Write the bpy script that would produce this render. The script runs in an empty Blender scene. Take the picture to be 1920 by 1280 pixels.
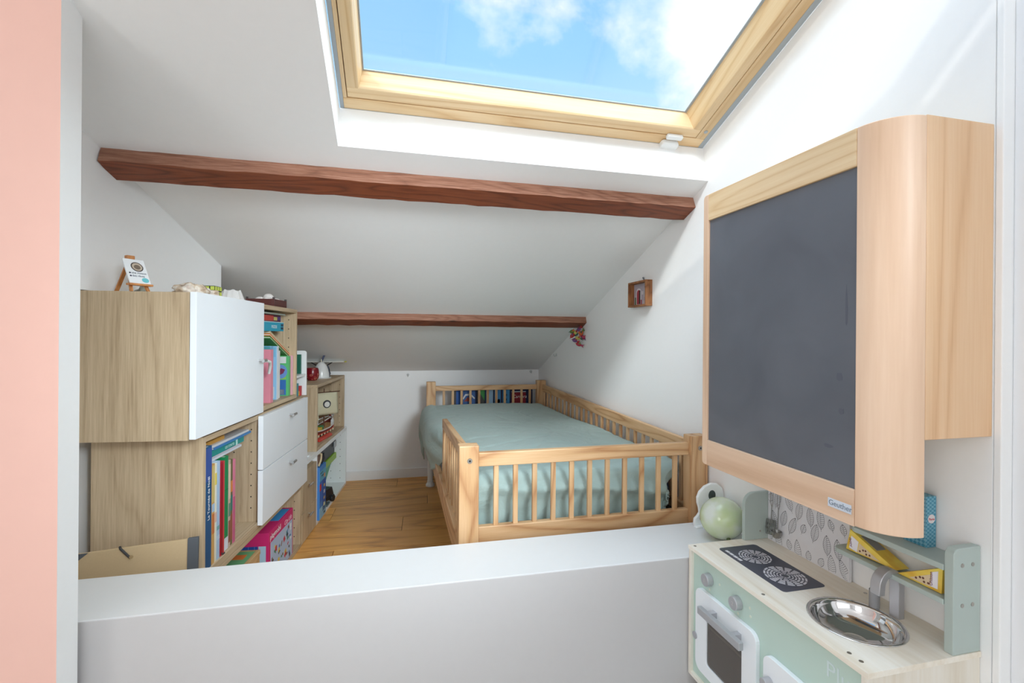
import bpy, bmesh, math, random
from mathutils import Matrix, Vector, Quaternion, noise

sc = bpy.context.scene
COL = sc.collection
random.seed(7)
V = Vector

# ------------------------------------------------------------------ camera, light, exposure
cam_d = bpy.data.cameras.new('camera')
cam = bpy.data.objects.new('camera', cam_d)
COL.objects.link(cam)
YAW, ROLL, FPX, CYPX = 0.23482, -0.0076, 895.802, 629.16
fwd = V((math.sin(YAW), math.cos(YAW), 0))
rgt = V((math.cos(YAW), -math.sin(YAW), 0))
dwn = V((0, 0, -1))
r2 = rgt * math.cos(ROLL) + dwn * math.sin(ROLL)
d2 = -rgt * math.sin(ROLL) + dwn * math.cos(ROLL)
m = Matrix((r2, -d2, -fwd)).transposed().to_4x4()
m.translation = V((0, 0, 1.1))
cam.matrix_world = m
cam_d.sensor_fit = 'HORIZONTAL'
cam_d.sensor_width = 36
cam_d.lens = FPX / 1920 * 36
cam_d.shift_y = (CYPX - 640) / 1920
cam_d.clip_start = 0.02
sc.camera = cam

sc.view_settings.view_transform = 'Standard'
sc.view_settings.look = 'None'
sc.view_settings.gamma = 1
sc.view_settings.use_curve_mapping = False
sc.view_settings.exposure = 0.20

SUN_DIR = V((2.75, 1.776, -1.77)).normalized()


def lamp(name, kind, energy, col=(1, 1, 1), **kw):
    d = bpy.data.lights.new(name, kind)
    d.energy = energy
    d.color = col
    for k, v in kw.items():
        setattr(d, k, v)
    o = bpy.data.objects.new(name, d)
    COL.objects.link(o)
    return o


sun = lamp('sun', 'SUN', 0.5, (1.0, 0.96, 0.88), angle=math.radians(0.8))
sun.rotation_mode = 'QUATERNION'
sun.rotation_quaternion = SUN_DIR.to_track_quat('-Z', 'Y')
haze = lamp('sun_haze', 'SUN', 2.1, (0.92, 0.97, 1.0), angle=math.radians(13))
haze.rotation_mode = 'QUATERNION'
haze.rotation_quaternion = V((1.25, 1.776, -1.80)).normalized().to_track_quat('-Z', 'Y')
dome = lamp('bright_sky', 'SUN', 6.2, (0.80, 0.93, 1.0), angle=math.radians(100))
dome.rotation_mode = 'QUATERNION'
dome.rotation_quaternion = V((-0.42, 0.02, -1.0)).normalized().to_track_quat('-Z', 'Y')
rear_fill = lamp('rear_fill_light', 'AREA', 16, (0.86, 0.95, 1.0), shape='RECTANGLE', size=2.6, size_y=1.5)  # added fill lamp behind the camera; the rear wall has no opening
rear_fill.location = (-0.4, -3.05, 1.55)
rear_fill.rotation_euler = (math.radians(90), 0, 0)
side_fill = lamp('side_fill_light', 'AREA', 29, (0.98, 0.965, 0.95), shape='RECTANGLE', size=1.6, size_y=1.5)  # added fill lamp at the left, brightens the right wall and kitchen
side_fill.location = (-2.35, -1.0, 1.5)
side_fill.rotation_euler = (math.radians(90), 0, math.radians(-78))

spot = lamp('alcove_fill_spot', 'SPOT', 205, (0.83, 0.94, 1.0), spot_size=math.radians(44), spot_blend=0.8, shadow_soft_size=0.32)  # added spot without a fixture, cone shaped to brighten the dark alcove
spot.location = (0.75, -0.35, 1.62)
spot.rotation_mode = 'QUATERNION'
spot.rotation_quaternion = V((-0.3279, 0.9010, -0.2840)).to_track_quat('-Z', 'Y')

sc.cycles.diffuse_bounces = 8
sc.cycles.max_bounces = 14

world = bpy.data.worlds.new('sky')
sc.world = world
world.use_nodes = True


# ------------------------------------------------------------------ node helpers
class NT:
    def __init__(self, tree):
        self.t = tree

    def n(self, kind, **kw):
        nd = self.t.nodes.new(kind)
        for k, v in kw.items():
            if k.startswith('i_'):
                key = k[2:]
                key = int(key) if key.isdigit() else key.replace('_', ' ')
                nd.inputs[key].default_value = v
            else:
                setattr(nd, k, v)
        return nd

    def l(self, a, b):
        self.t.links.new(a, b)

    def math(self, op, a, b=None, c=None, clamp=False):
        nd = self.n('ShaderNodeMath', operation=op, use_clamp=clamp)
        for i, x in enumerate((a, b, c)):
            if x is None:
                continue
            if isinstance(x, (int, float)):
                nd.inputs[i].default_value = x
            else:
                self.l(x, nd.inputs[i])
        return nd.outputs[0]

    def vmath(self, op, a, b=None):
        nd = self.n('ShaderNodeVectorMath', operation=op)
        for i, x in enumerate((a, b)):
            if x is None:
                continue
            if isinstance(x, (tuple, list)):
                nd.inputs[i].default_value = x
            else:
                self.l(x, nd.inputs[i])
        return nd.outputs['Value'] if op in ('DOT_PRODUCT', 'LENGTH') else nd.outputs[0]

    def ramp(self, fac, stops, interp='LINEAR'):
        nd = self.n('ShaderNodeValToRGB')
        cr = nd.color_ramp
        cr.interpolation = interp
        while len(cr.elements) < len(stops):
            cr.elements.new(0.5)
        for e, (p, c) in zip(cr.elements, stops):
            e.position = p
            e.color = (*c, 1) if len(c) == 3 else c
        self.l(fac, nd.inputs[0])
        return nd.outputs[0]

    def mix(self, fac, a, b, blend='MIX'):
        nd = self.n('ShaderNodeMix', data_type='RGBA', blend_type=blend)
        for i, x in ((0, fac), (6, a), (7, b)):
            if isinstance(x, (int, float)):
                nd.inputs[i].default_value = x
            elif isinstance(x, (tuple, list)):
                nd.inputs[i].default_value = (*x, 1)
            else:
                self.l(x, nd.inputs[i])
        return nd.outputs[2]


def srgb(r, g, b):
    f = lambda c: ((c / 255 + 0.055) / 1.055) ** 2.4 if c > 10 else c / 255 / 12.92
    return (f(r), f(g), f(b))


# ---- sky: blue with clouds, by direction only
nt = NT(world.node_tree)
nt.t.nodes.clear()
tc = nt.n('ShaderNodeTexCoord')
dirv = tc.outputs['Generated']
sep = nt.n('ShaderNodeSeparateXYZ')
nt.l(dirv, sep.inputs[0])
blue = nt.ramp(sep.outputs[2], [(0.0, srgb(228, 243, 255)), (0.22, srgb(212, 238, 255)), (0.50, srgb(160, 213, 255)), (1.0, srgb(106, 178, 250))])
n1 = nt.n('ShaderNodeTexNoise', i_Scale=2.1, i_Detail=7.0, i_Roughness=0.58, i_Distortion=0.2)
nt.l(nt.vmath('ADD', dirv, (3.1, 1.7, 0.4)), n1.inputs['Vector'])
bias = nt.vmath('DOT_PRODUCT', dirv, (0.62, -0.10, 0.34))
cl = nt.math('ADD', n1.outputs[0], bias)
cmask = nt.ramp(cl, [(0.0, (0, 0, 0)), (0.76, (0, 0, 0)), (0.86, (0.85, 0.85, 0.85)), (1.0, (1, 1, 1))])
skyc = nt.mix(cmask, blue, (1.05, 1.07, 1.1))
bg = nt.n('ShaderNodeBackground', i_Strength=1.03)
nt.l(skyc, bg.inputs[0])
wo = nt.n('ShaderNodeOutputWorld')
nt.l(bg.outputs[0], wo.inputs[0])

# ------------------------------------------------------------------ materials
MATS = {}


def base_mat(name):
    mt = bpy.data.materials.new(name)
    mt.use_nodes = True
    nt = NT(mt.node_tree)
    nt.t.nodes.clear()
    p = nt.n('ShaderNodeBsdfPrincipled')
    o = nt.n('ShaderNodeOutputMaterial')
    nt.l(p.outputs[0], o.inputs[0])
    return mt, nt, p


def plain(name, col, rough=0.5, metal=0.0, noise_amt=0.04, bump=0.0, nscale=30, coat=0, trans=0, emit=None, spec=None):
    if name in MATS:
        return MATS[name]
    mt, nt, p = base_mat(name)
    tc = nt.n('ShaderNodeTexCoord')
    ns = nt.n('ShaderNodeTexNoise', i_Scale=nscale, i_Detail=3.0)
    nt.l(tc.outputs['Object'], ns.inputs['Vector'])
    c = nt.mix(ns.outputs[0], tuple(x * (1 - noise_amt) for x in col), tuple(min(1, x * (1 + noise_amt)) for x in col))
    nt.l(c, p.inputs['Base Color'])
    p.inputs['Roughness'].default_value = rough
    p.inputs['Metallic'].default_value = metal
    p.inputs['Coat Weight'].default_value = coat
    p.inputs['Transmission Weight'].default_value = trans
    if spec is not None:
        p.inputs['Specular IOR Level'].default_value = spec
    if bump:
        b = nt.n('ShaderNodeBump', i_Strength=bump, i_Distance=0.002)
        nt.l(ns.outputs[0], b.inputs['Height'])
        nt.l(b.outputs[0], p.inputs['Normal'])
    MATS[name] = mt
    return mt


def wood(name, light, mid, dark, axis, freq=60, stretch=0.05, ring=0.5, rough=0.5, bump=0.1, ringscale=8, knots=False):
    """grain runs along axis; light/mid/dark colours"""
    key = name + '_' + 'xyz'[axis]
    if key in MATS:
        return MATS[key]
    mt, nt, p = base_mat(key)
    tc = nt.n('ShaderNodeTexCoord')
    oi = nt.n('ShaderNodeObjectInfo')
    off = nt.vmath('SCALE', (7.3, 3.1, 5.7))
    nt.t.links.new(oi.outputs['Random'], off.node.inputs['Scale'])
    co = nt.vmath('ADD', tc.outputs['Object'], off)
    s = [1.0, 1.0, 1.0]
    s[axis] = stretch
    st = nt.vmath('MULTIPLY', co, tuple(s))
    fine = nt.n('ShaderNodeTexNoise', i_Scale=float(freq) * 3.0, i_Detail=4.0, i_Roughness=0.6)
    nt.l(st, fine.inputs['Vector'])
    s2 = [1.0, 1.0, 1.0]
    s2[axis] = stretch * 2.2
    st2 = nt.vmath('MULTIPLY', co, tuple(s2))
    big = nt.n('ShaderNodeTexNoise', i_Scale=float(ringscale), i_Detail=2.0, i_Roughness=0.45, i_Distortion=0.35)
    nt.l(st2, big.inputs['Vector'])
    rg = nt.math('FRACT', nt.math('MULTIPLY', big.outputs[0], float(freq) / 5.0))
    rg = nt.math('POWER', nt.math('ABSOLUTE', nt.math('SUBTRACT', nt.math('MULTIPLY', rg, 2.0), 1.0)), 2.2)
    f = nt.math('ADD', nt.math('MULTIPLY', fine.outputs[0], 1.0 - ring), nt.math('MULTIPLY', rg, ring))
    c = nt.ramp(f, [(0.12, light), (0.48, mid), (0.92, dark)])
    hv = nt.n('ShaderNodeHueSaturation')
    nt.l(nt.math('ADD', nt.math('MULTIPLY', oi.outputs['Random'], 0.16), 0.92), hv.inputs['Value'])
    nt.l(c, hv.inputs['Color'])
    c = hv.outputs[0]
    if knots:
        vo = nt.n('ShaderNodeTexVoronoi', i_Scale=4.5, i_Randomness=1.0)
        sk = [1.0, 1.0, 1.0]
        sk[axis] = 0.55
        nt.l(nt.vmath('MULTIPLY', co, tuple(sk)), vo.inputs['Vector'])
        k = nt.ramp(vo.outputs[0], [(0.0, (1, 1, 1)), (0.045, (0.7, 0.7, 0.7)), (0.09, (0, 0, 0))])
        c = nt.mix(k, c, tuple(x * 0.25 for x in dark))
    nt.l(c, p.inputs['Base Color'])
    p.inputs['Roughness'].default_value = rough
    b = nt.n('ShaderNodeBump', i_Strength=bump, i_Distance=0.001)
    nt.l(f, b.inputs['Height'])
    nt.l(b.outputs[0], p.inputs['Normal'])
    MATS[key] = mt
    return mt


def pine(ax): return wood('pine', srgb(218, 180, 138), srgb(202, 159, 114), srgb(160, 104, 62), ax, 60, 0.06, 0.5, 0.45, 0.06, 6)
def beech(ax): return wood('beech', srgb(234, 204, 178), srgb(223, 189, 160), srgb(206, 168, 136), ax, 30, 0.05, 0.45, 0.4, 0.03, 4)
def maple(ax): return wood('pale_pine', srgb(240, 214, 174), srgb(232, 200, 156), srgb(212, 170, 120), ax, 60, 0.04, 0.4, 0.45, 0.04, 5)
def boxpine(ax): return wood('side_pine', srgb(242, 206, 168), srgb(234, 192, 150), srgb(214, 164, 118), ax, 60, 0.03, 0.4, 0.42, 0.04, 4)
def winpine(ax): return wood('window_pine', srgb(234, 208, 168), srgb(224, 192, 146), srgb(204, 162, 112), ax, 60, 0.03, 0.4, 0.35, 0.04, 5)
def oak(ax): return wood('grey_oak', srgb(214, 193, 163), srgb(190, 167, 136), srgb(146, 121, 92), ax, 64, 0.04, 0.2, 0.55, 0.12, 5)
def plyw(ax): return wood('birch_ply', srgb(238, 234, 226), srgb(230, 222, 208), srgb(214, 200, 178), ax, 30, 0.05, 0.3, 0.5, 0.02, 4)
def flooroak(ax): return wood('floor_oak', srgb(240, 184, 106), srgb(222, 160, 84), srgb(158, 102, 48), ax, 34, 0.06, 0.35, 0.42, 0.08, 5, knots=True)
def darkwood(ax): return wood('old_beam', srgb(150, 82, 50), srgb(122, 62, 36), srgb(62, 30, 18), ax, 70, 0.05, 0.3, 0.55, 0.5, 9, knots=True)
def greybeam(ax): return wood('weathered_beam', srgb(190, 144, 122), srgb(152, 104, 82), srgb(84, 52, 40), ax, 80, 0.05, 0.2, 0.75, 0.6, 9, knots=True)
def easelwood(ax): return wood('easel_wood', srgb(214, 152, 96), srgb(196, 130, 74), srgb(150, 92, 48), ax, 60, 0.08, 0.4, 0.5, 0.05, 12)
def crate(ax): return wood('crate_wood', srgb(176, 122, 78), srgb(150, 98, 60), srgb(96, 58, 34), ax, 60, 0.1, 0.4, 0.7, 0.2, 10)
def tanwood(ax): return wood('tan_wood', srgb(214, 178, 130), srgb(200, 160, 112), srgb(164, 122, 78), ax, 60, 0.08, 0.4, 0.6, 0.05, 8)


WALL = plain('white_wall_paint', (0.90, 0.90, 0.90), 0.75, noise_amt=0.012, bump=0.05, nscale=60)
CEIL = plain('white_ceiling_paint', (0.89, 0.89, 0.89), 0.8, noise_amt=0.012, bump=0.04, nscale=50)
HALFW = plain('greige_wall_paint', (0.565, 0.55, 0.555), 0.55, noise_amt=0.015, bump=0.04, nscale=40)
PINK = plain('salmon_wall_paint', srgb(243, 197, 184), 0.6, noise_amt=0.02, bump=0.04, nscale=20)
WHITE = plain('white_lacquer', srgb(238, 242, 246), 0.3, noise_amt=0.006)
WHITE2 = plain('white_plastic', srgb(238, 240, 240), 0.35, noise_amt=0.01)
STEEL = plain('brushed_steel', (0.62, 0.62, 0.62), 0.28, 1.0, 0.05)
CHROME = plain('polished_steel', (0.72, 0.72, 0.73), 0.07, 1.0, 0.01)
SILVER = plain('silver_paint', srgb(186, 186, 190), 0.35, 0.55, 0.03)
BLACK = plain('black_plastic', (0.02, 0.02, 0.022), 0.4)
SCREW = plain('screw_metal', (0.42, 0.40, 0.37), 0.35, 0.9)
HOLE = plain('peg_hole_dark', (0.02, 0.016, 0.012), 0.9)
SAGE = plain('sage_green_paint', srgb(176, 189, 184), 0.45, noise_amt=0.015)
SAGEP = plain('pale_sage_panel', srgb(190, 212, 202), 0.4, noise_amt=0.015)
GREYS = plain('grey_gasket', srgb(170, 178, 184), 0.5)
CHALK = None


def pix(name, c1, c2, rough=0.5):
    return plain(name, c1, rough, noise_amt=0.1)


def C(r, g, b, rough=0.5, name=None):
    return plain(name or 'colour_%d_%d_%d' % (r, g, b), srgb(r, g, b), rough, noise_amt=0.03)


# ------------------------------------------------------------------ mesh builder
class MB:
    def __init__(self, M=None):
        self.v, self.f, self.mi, self.M, self.cur = [], [], [], M, 0

    def add(self, vs, fs):
        k = len(self.v)
        for p in vs:
            p = V(p)
            self.v.append(self.M @ p if self.M else p)
        for q in fs:
            self.f.append(tuple(i + k for i in q))
            self.mi.append(self.cur)
        return self

    def box(self, x0, x1, y0, y1, z0, z1):
        vs = [(x, y, z) for x in (x0, x1) for y in (y0, y1) for z in (z0, z1)]
        return self.add(vs, [(0, 1, 3, 2), (4, 6, 7, 5), (0, 4, 5, 1), (2, 3, 7, 6), (0, 2, 6, 4), (1, 5, 7, 3)])

    def hexa(self, lo, hi):
        """lo, hi: four points each, same winding"""
        n = len(lo)
        return self.add(list(lo) + list(hi), [tuple(range(n))[::-1], tuple(range(n, 2 * n))] + [(i, (i + 1) % n, n + (i + 1) % n, n + i) for i in range(n)])

    def prism(self, poly, axis, a0, a1):
        def pt(p, a):
            if axis == 'x': return (a, p[0], p[1])
            if axis == 'y': return (p[0], a, p[1])
            return (p[0], p[1], a)
        return self.hexa([pt(p, a0) for p in poly], [pt(p, a1) for p in poly])

    def cyl(self, p0, p1, r0, r1=None, n=14, caps=True):
        p0, p1 = V(p0), V(p1)
        r1 = r0 if r1 is None else r1
        q = (p1 - p0).normalized().to_track_quat('Z', 'Y')
        vs = []
        for p, r in ((p0, r0), (p1, r1)):
            for i in range(n):
                a = 2 * math.pi * i / n
                vs.append(p + q @ V((r * math.cos(a), r * math.sin(a), 0)))
        fs = [(i, (i + 1) % n, n + (i + 1) % n, n + i) for i in range(n)]
        if caps:
            fs += [tuple(range(n))[::-1], tuple(range(n, 2 * n))]
        return self.add(vs, fs)

    def tube(self, path, r, n=8):
        path = [V(p) for p in path]
        rs = r if isinstance(r, (list, tuple)) else [r] * len(path)
        vs, fs = [], []
        for k, p in enumerate(path):
            t = (path[min(k + 1, len(path) - 1)] - path[max(k - 1, 0)]).normalized()
            q = t.to_track_quat('Z', 'Y')
            for i in range(n):
                a = 2 * math.pi * i / n
                vs.append(p + q @ V((rs[k] * math.cos(a), rs[k] * math.sin(a), 0)))
        for k in range(len(path) - 1):
            for i in range(n):
                fs.append((k * n + i, k * n + (i + 1) % n, (k + 1) * n + (i + 1) % n, (k + 1) * n + i))
        fs += [tuple(range(n))[::-1], tuple(range((len(path) - 1) * n, len(path) * n))]
        return self.add(vs, fs)

    def lathe(self, prof, c=(0, 0, 0), n=28, sx=1, sy=1, cap0=False, cap1=False):
        vs, fs = [], []
        for r, z in prof:
            for i in range(n):
                a = 2 * math.pi * i / n
                vs.append((c[0] + sx * r * math.cos(a), c[1] + sy * r * math.sin(a), c[2] + z))
        for k in range(len(prof) - 1):
            for i in range(n):
                fs.append((k * n + i, k * n + (i + 1) % n, (k + 1) * n + (i + 1) % n, (k + 1) * n + i))
        if cap0: fs.append(tuple(range(n))[::-1])
        if cap1: fs.append(tuple(range((len(prof) - 1) * n, len(prof) * n)))
        return self.add(vs, fs)

    def ball(self, c, r, nu=16, nv=10):
        if not isinstance(r, (tuple, list)): r = (r, r, r)
        vs, fs = [(c[0], c[1], c[2] - r[2])], []
        for j in range(1, nv):
            t = math.pi * j / nv
            for i in range(nu):
                a = 2 * math.pi * i / nu
                vs.append((c[0] + r[0] * math.sin(t) * math.cos(a), c[1] + r[1] * math.sin(t) * math.sin(a), c[2] - r[2] * math.cos(t)))
        vs.append((c[0], c[1], c[2] + r[2]))
        for i in range(nu):
            fs.append((0, 1 + (i + 1) % nu, 1 + i))
            fs.append((len(vs) - 1, 1 + (nv - 2) * nu + i, 1 + (nv - 2) * nu + (i + 1) % nu))
        for j in range(nv - 2):
            for i in range(nu):
                a, b = 1 + j * nu + i, 1 + j * nu + (i + 1) % nu
                fs.append((a, b, b + nu, a + nu))
        return self.add(vs, fs)


def rrect(x0, x1, y0, y1, r, n=5, corners='1111'):
    """rounded rectangle polygon, corners order: x0y0, x1y0, x1y1, x0y1"""
    out = []
    cs = [(x0 + r, y0 + r, 180), (x1 - r, y0 + r, 270), (x1 - r, y1 - r, 0), (x0 + r, y1 - r, 90)]
    pts = [(x0, y0), (x1, y0), (x1, y1), (x0, y1)]
    for k, (cx, cy, a0) in enumerate(cs):
        if corners[k] == '0':
            out.append(pts[k])
            continue
        for i in range(n + 1):
            a = math.radians(a0 + 90 * i / n)
            out.append((cx + r * math.cos(a), cy + r * math.sin(a)))
    return out


WF = Matrix.Identity(4)
CAB_ANG = math.atan2(-0.11, 0.994)
CF = Matrix.Translation((-0.448, 2.933, 0)) @ Matrix.Rotation(CAB_ANG, 4, 'Z')      # x: out of the fronts, y: along the row, z: up
_n = V((0, 0.3921, 1)).normalized()
SK = Matrix(((1, 0, 0, 0), (0, _n.z, _n.y, 1.578), (0, -_n.y, _n.z, 1.6879), (0, 0, 0, 1)))   # ceiling plane: y down the slope, z out through the roof
ORG = {}


def link(name, data):
    o = bpy.data.objects.new(name, data)
    COL.objects.link(o)
    return o


def mesh_of(name, mb, o, mats, smooth, calc=True):
    me = bpy.data.meshes.new(name)
    o = V(o)
    me.from_pydata([v - o for v in mb.v], [], mb.f)
    for mt in (mats if isinstance(mats, (list, tuple)) else [mats]):
        me.materials.append(mt)
    for p, i in zip(me.polygons, mb.mi):
        p.material_index = i
    if calc:
        bm = bmesh.new()
        bm.from_mesh(me)
        bmesh.ops.recalc_face_normals(bm, faces=bm.faces)
        bm.to_mesh(me)
        bm.free()
    if smooth:
        me.shade_smooth()
        if smooth != 'all':
            try:
                me.set_sharp_from_angle(angle=math.radians(40))
            except Exception:
                pass
    me.update()
    return me


def dress(o, bevel, label=None, kind=None):
    if bevel:
        md = o.modifiers.new('bevel', 'BEVEL')
        md.width = bevel
        md.segments = 2
        md.limit_method = 'ANGLE'
        md.angle_limit = math.radians(35)
    if label: o['label'] = label
    if kind: o['kind'] = kind
    return o


def thing(name, label, cat, o=(0, 0, 0), frame=WF, group=None):
    e = link(name, None)
    e.empty_display_size = 0.05
    e.matrix_world = frame @ Matrix.Translation(o)
    e['label'] = label
    e['category'] = cat
    if group: e['group'] = group
    ORG[e.name] = tuple(o)
    return e


def part(root, name, mb, mat, smooth=False, bevel=0, label=None, kind=None):
    o = ORG[root.name]
    ob = link(name, mesh_of(name, mb, o, mat, smooth))
    ob.parent = root
    ORG[ob.name] = o
    return dress(ob, bevel, label, kind)


def single(name, label, cat, mb, mat, o=(0, 0, 0), frame=WF, group=None, smooth=False, bevel=0, kind=None):
    ob = link(name, mesh_of(name, mb, o, mat, smooth))
    ob.matrix_world = frame @ Matrix.Translation(o)
    ob['label'] = label
    ob['category'] = cat
    if group: ob['group'] = group
    ORG[ob.name] = tuple(o)
    return dress(ob, bevel, None, kind)


def struct(name, mb, mat, frame=WF, smooth=False, bevel=0):
    ob = link(name, mesh_of(name, mb, (0, 0, 0), mat, smooth))
    ob.matrix_world = frame
    ORG[ob.name] = (0, 0, 0)
    ob['kind'] = 'structure'
    return dress(ob, bevel)


def text(root, name, s, size, pos, right, up, mat, align='LEFT', extrude=0.0002, label=None, shear=0.0):
    cu = bpy.data.curves.new(name, 'FONT')
    cu.body = s
    cu.size = size
    cu.align_x = align
    cu.extrude = extrude
    cu.shear = shear
    cu.resolution_u = 3
    cu.materials.append(mat)
    tmp = bpy.data.objects.new('tmp_text', cu)
    me = bpy.data.meshes.new_from_object(tmp)
    me.name = name
    bpy.data.objects.remove(tmp)
    ob = link(name, me)
    right, up = V(right).normalized(), V(up).normalized()
    nn = right.cross(up)
    mm = Matrix((right, up, nn)).transposed().to_4x4()
    mm.translation = V(pos) - V(ORG[root.name])
    ob.parent = root
    ob.matrix_local = mm
    ORG[ob.name] = ORG[root.name]
    if label: ob['label'] = label
    return ob


# ------------------------------------------------------------------ setting
XR = 1.133            # right wall
CS, CI = -0.3921, 2.3066


def cz(y): return CS * y + CI


# floor: base and planks
fl = struct('floor', MB().box(-2.4, 1.4, -3.1, 4.0, -0.06, -0.012), plain('dark_joint', (0.06, 0.035, 0.018), 0.9))
ang = math.radians(-3.2)
FR = Matrix.Rotation(ang, 4, 'Z')
rows = [3.95, 3.755, 3.56, 3.365, 3.175, 2.965, 2.755, 2.555, 2.36, 2.16, 1.96, 1.76, 1.56, 1.36]
cuts = [0.5, -0.2, 0.3, 0.02, 0.7, -0.125, 0.155, -0.45, 0.45, -0.1, 0.6, 0.2, -0.2]
FP = flooroak(0)
cnt = 0
for k in range(len(rows) - 1):
    y1, y0 = rows[k], rows[k + 1]
    xs = sorted([cuts[k] - 1.25, cuts[k], cuts[k] + 1.1])
    xs = [-1.6] + [x for x in xs if -1.5 < x < 1.3] + [1.4]
    for a, b in zip(xs[:-1], xs[1:]):
        mb = MB(FR).box(a + 0.0012, b - 0.0012, y0 + 0.0012, y1 - 0.0012, -0.012, random.uniform(-0.0006, 0.0))
        part(fl, 'floor_plank', mb, FP, bevel=0.0012)
mb = MB().box(-2.4, 1.4, -3.1, 1.30, -0.012, 0.0)
part(fl, 'near_floor', mb, plain('pale_floor', (0.6, 0.57, 0.53), 0.5))

# walls
mb = MB()
top = lambda y: cz(y) + 0.05
# right wall (with room for the skylight shaft above the ceiling plane)
mb.prism([(0.69, -0.05), (4.0, -0.05), (4.0, cz(4.0) + 0.15), (0.69, cz(0.69) + 0.15)], 'x', XR, XR + 0.12)
struct('wall_right', mb, WALL)
# recessed door leaf and frame beside the right wall end
mb = MB().box(XR + 0.028, XR + 0.065, -1.0, 0.676, -0.01, 2.1)
door = struct('door_1', mb, plain('white_door_paint', (0.82, 0.83, 0.85), 0.4, noise_amt=0.01), bevel=0.003)
part(door, 'strike_plate', MB().box(XR + 0.0255, XR + 0.028, 0.615, 0.640, 0.985, 0.989), BLACK)
part(door, 'door_frame', MB().box(XR + 0.001, XR + 0.07, 0.676, 0.689, -0.01, 2.2), WALL, bevel=0.002)
mb = MB().box(XR + 0.07, XR + 0.12, -3.1, 0.69, -0.05, 2.7)
struct('wall_right_rear', mb, WALL)
# back knee wall
mb = MB().box(-1.5, 1.3, 3.785, 3.9, -0.05, 0.93)
struct('wall_back', mb, WALL)
mb = MB().prism([(3.785, 0.0), (3.785, 0.068), (3.776, 0.072), (3.771, 0.068), (3.771, 0.0)], 'x', -1.4, XR)
struct('baseboard_back', mb, plain('white_trim', (0.84, 0.84, 0.84), 0.45, noise_amt=0.01), bevel=0.001)
# left wall with its outside corner and recess
mb = MB()
poly = [(-0.939, 1.270), (-0.751, 2.323), (-1.35, 2.40), (-1.35, 4.0), (-1.6, 4.0), (-1.6, 1.27)]
lo = [(x, y, -0.05) for x, y in poly]
poly2 = [(-1.02, 1.270), (-0.85, 2.310), (-1.35, 2.40), (-1.35, 4.0), (-1.6, 4.0), (-1.6, 1.27)]
mb.hexa([(x, y, 1.2225) for x, y in poly], [(x, y, cz(y) + 0.06) for x, y in poly])
mb.hexa([(x, y, -0.05) for x, y in poly2], [(x, y, 1.2225) for x, y in poly2])
struct('wall_left', mb, WALL)
# near pink partition with its white end
mb = MB()
mb.box(-2.4, -0.6955, 1.203, 1.272, -0.05, 2.5)
ob = struct('wall_near_left', mb, [WALL, PINK])
for p in ob.data.polygons:
    if p.normal.y < -0.9: p.material_index = 1
# half wall (parapet) with broad white ledge
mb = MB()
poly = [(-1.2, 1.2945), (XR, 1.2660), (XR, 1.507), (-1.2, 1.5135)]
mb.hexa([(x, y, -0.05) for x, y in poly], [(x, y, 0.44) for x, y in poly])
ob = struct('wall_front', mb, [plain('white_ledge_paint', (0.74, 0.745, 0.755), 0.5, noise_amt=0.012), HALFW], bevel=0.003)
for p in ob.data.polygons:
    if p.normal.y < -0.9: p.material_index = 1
# rear part of the photographer's room
mb = MB().box(-2.5, -2.4, -3.1, 1.3, -0.05, 2.7)
struct('wall_rear_left', mb, WALL)
mb = MB().box(-2.5, 1.4, -3.2, -3.1, -0.05, 2.7)
struct('wall_rear', mb, WALL)

# ceiling with the skylight hole, in slope coordinates
HX0, HX1, HY0, HY1 = -0.186, XR + 0.12, -1.80, 0.0
TH = 0.139
mb = MB(SK)
mb.box(-2.5, HX0, HY0, HY1, 0, TH)
mb.box(-2.5, HX1, HY1, 2.6, 0, TH)
mb.box(-2.5, HX1, -2.1, HY0, 0, TH)
# sloping lower reveal lip so that the shaft closes on the window frame
mb.add([(HX0, 0, 0), (XR, 0, 0), (XR, -0.017, TH), (HX0, -0.017, TH), (HX0, 0.02, TH), (XR, 0.02, TH)],
       [(0, 1, 2, 3), (3, 2, 5, 4)])
ob = struct('ceiling', mb, CEIL)
mb = MB().box(-2.5, 1.4, -3.15, -0.35, 2.46, 2.6)
struct('ceiling_rear', mb, CEIL)
# ------------------------------------------------------------------ skylight
win = link('window_1', None)
win.matrix_world = SK
win['kind'] = 'structure'
ORG[win.name] = (0, 0, 0)
GZ = 0.205
Yb, Yt = -0.0165, -1.76
XL, XRw = -0.172, 1.112
PX, PY = winpine(0), winpine(1)
# fixed frame
part(win, 'frame_rail', MB().box(XL, XRw, Yb - 0.042, Yb, 0.140, 0.225), PX, bevel=0.002)
part(win, 'frame_rail', MB().box(XL, XRw, Yt, Yt + 0.03, 0.140, 0.225), PX, bevel=0.002)
part(win, 'frame_stile', MB().box(XL, XL + 0.012, Yt + 0.03, Yb - 0.042, 0.140, 0.225), PY, bevel=0.002)
part(win, 'frame_stile', MB().box(XRw - 0.036, XRw, Yt + 0.03, Yb - 0.042, 0.140, 0.225), PY, bevel=0.002)
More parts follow.
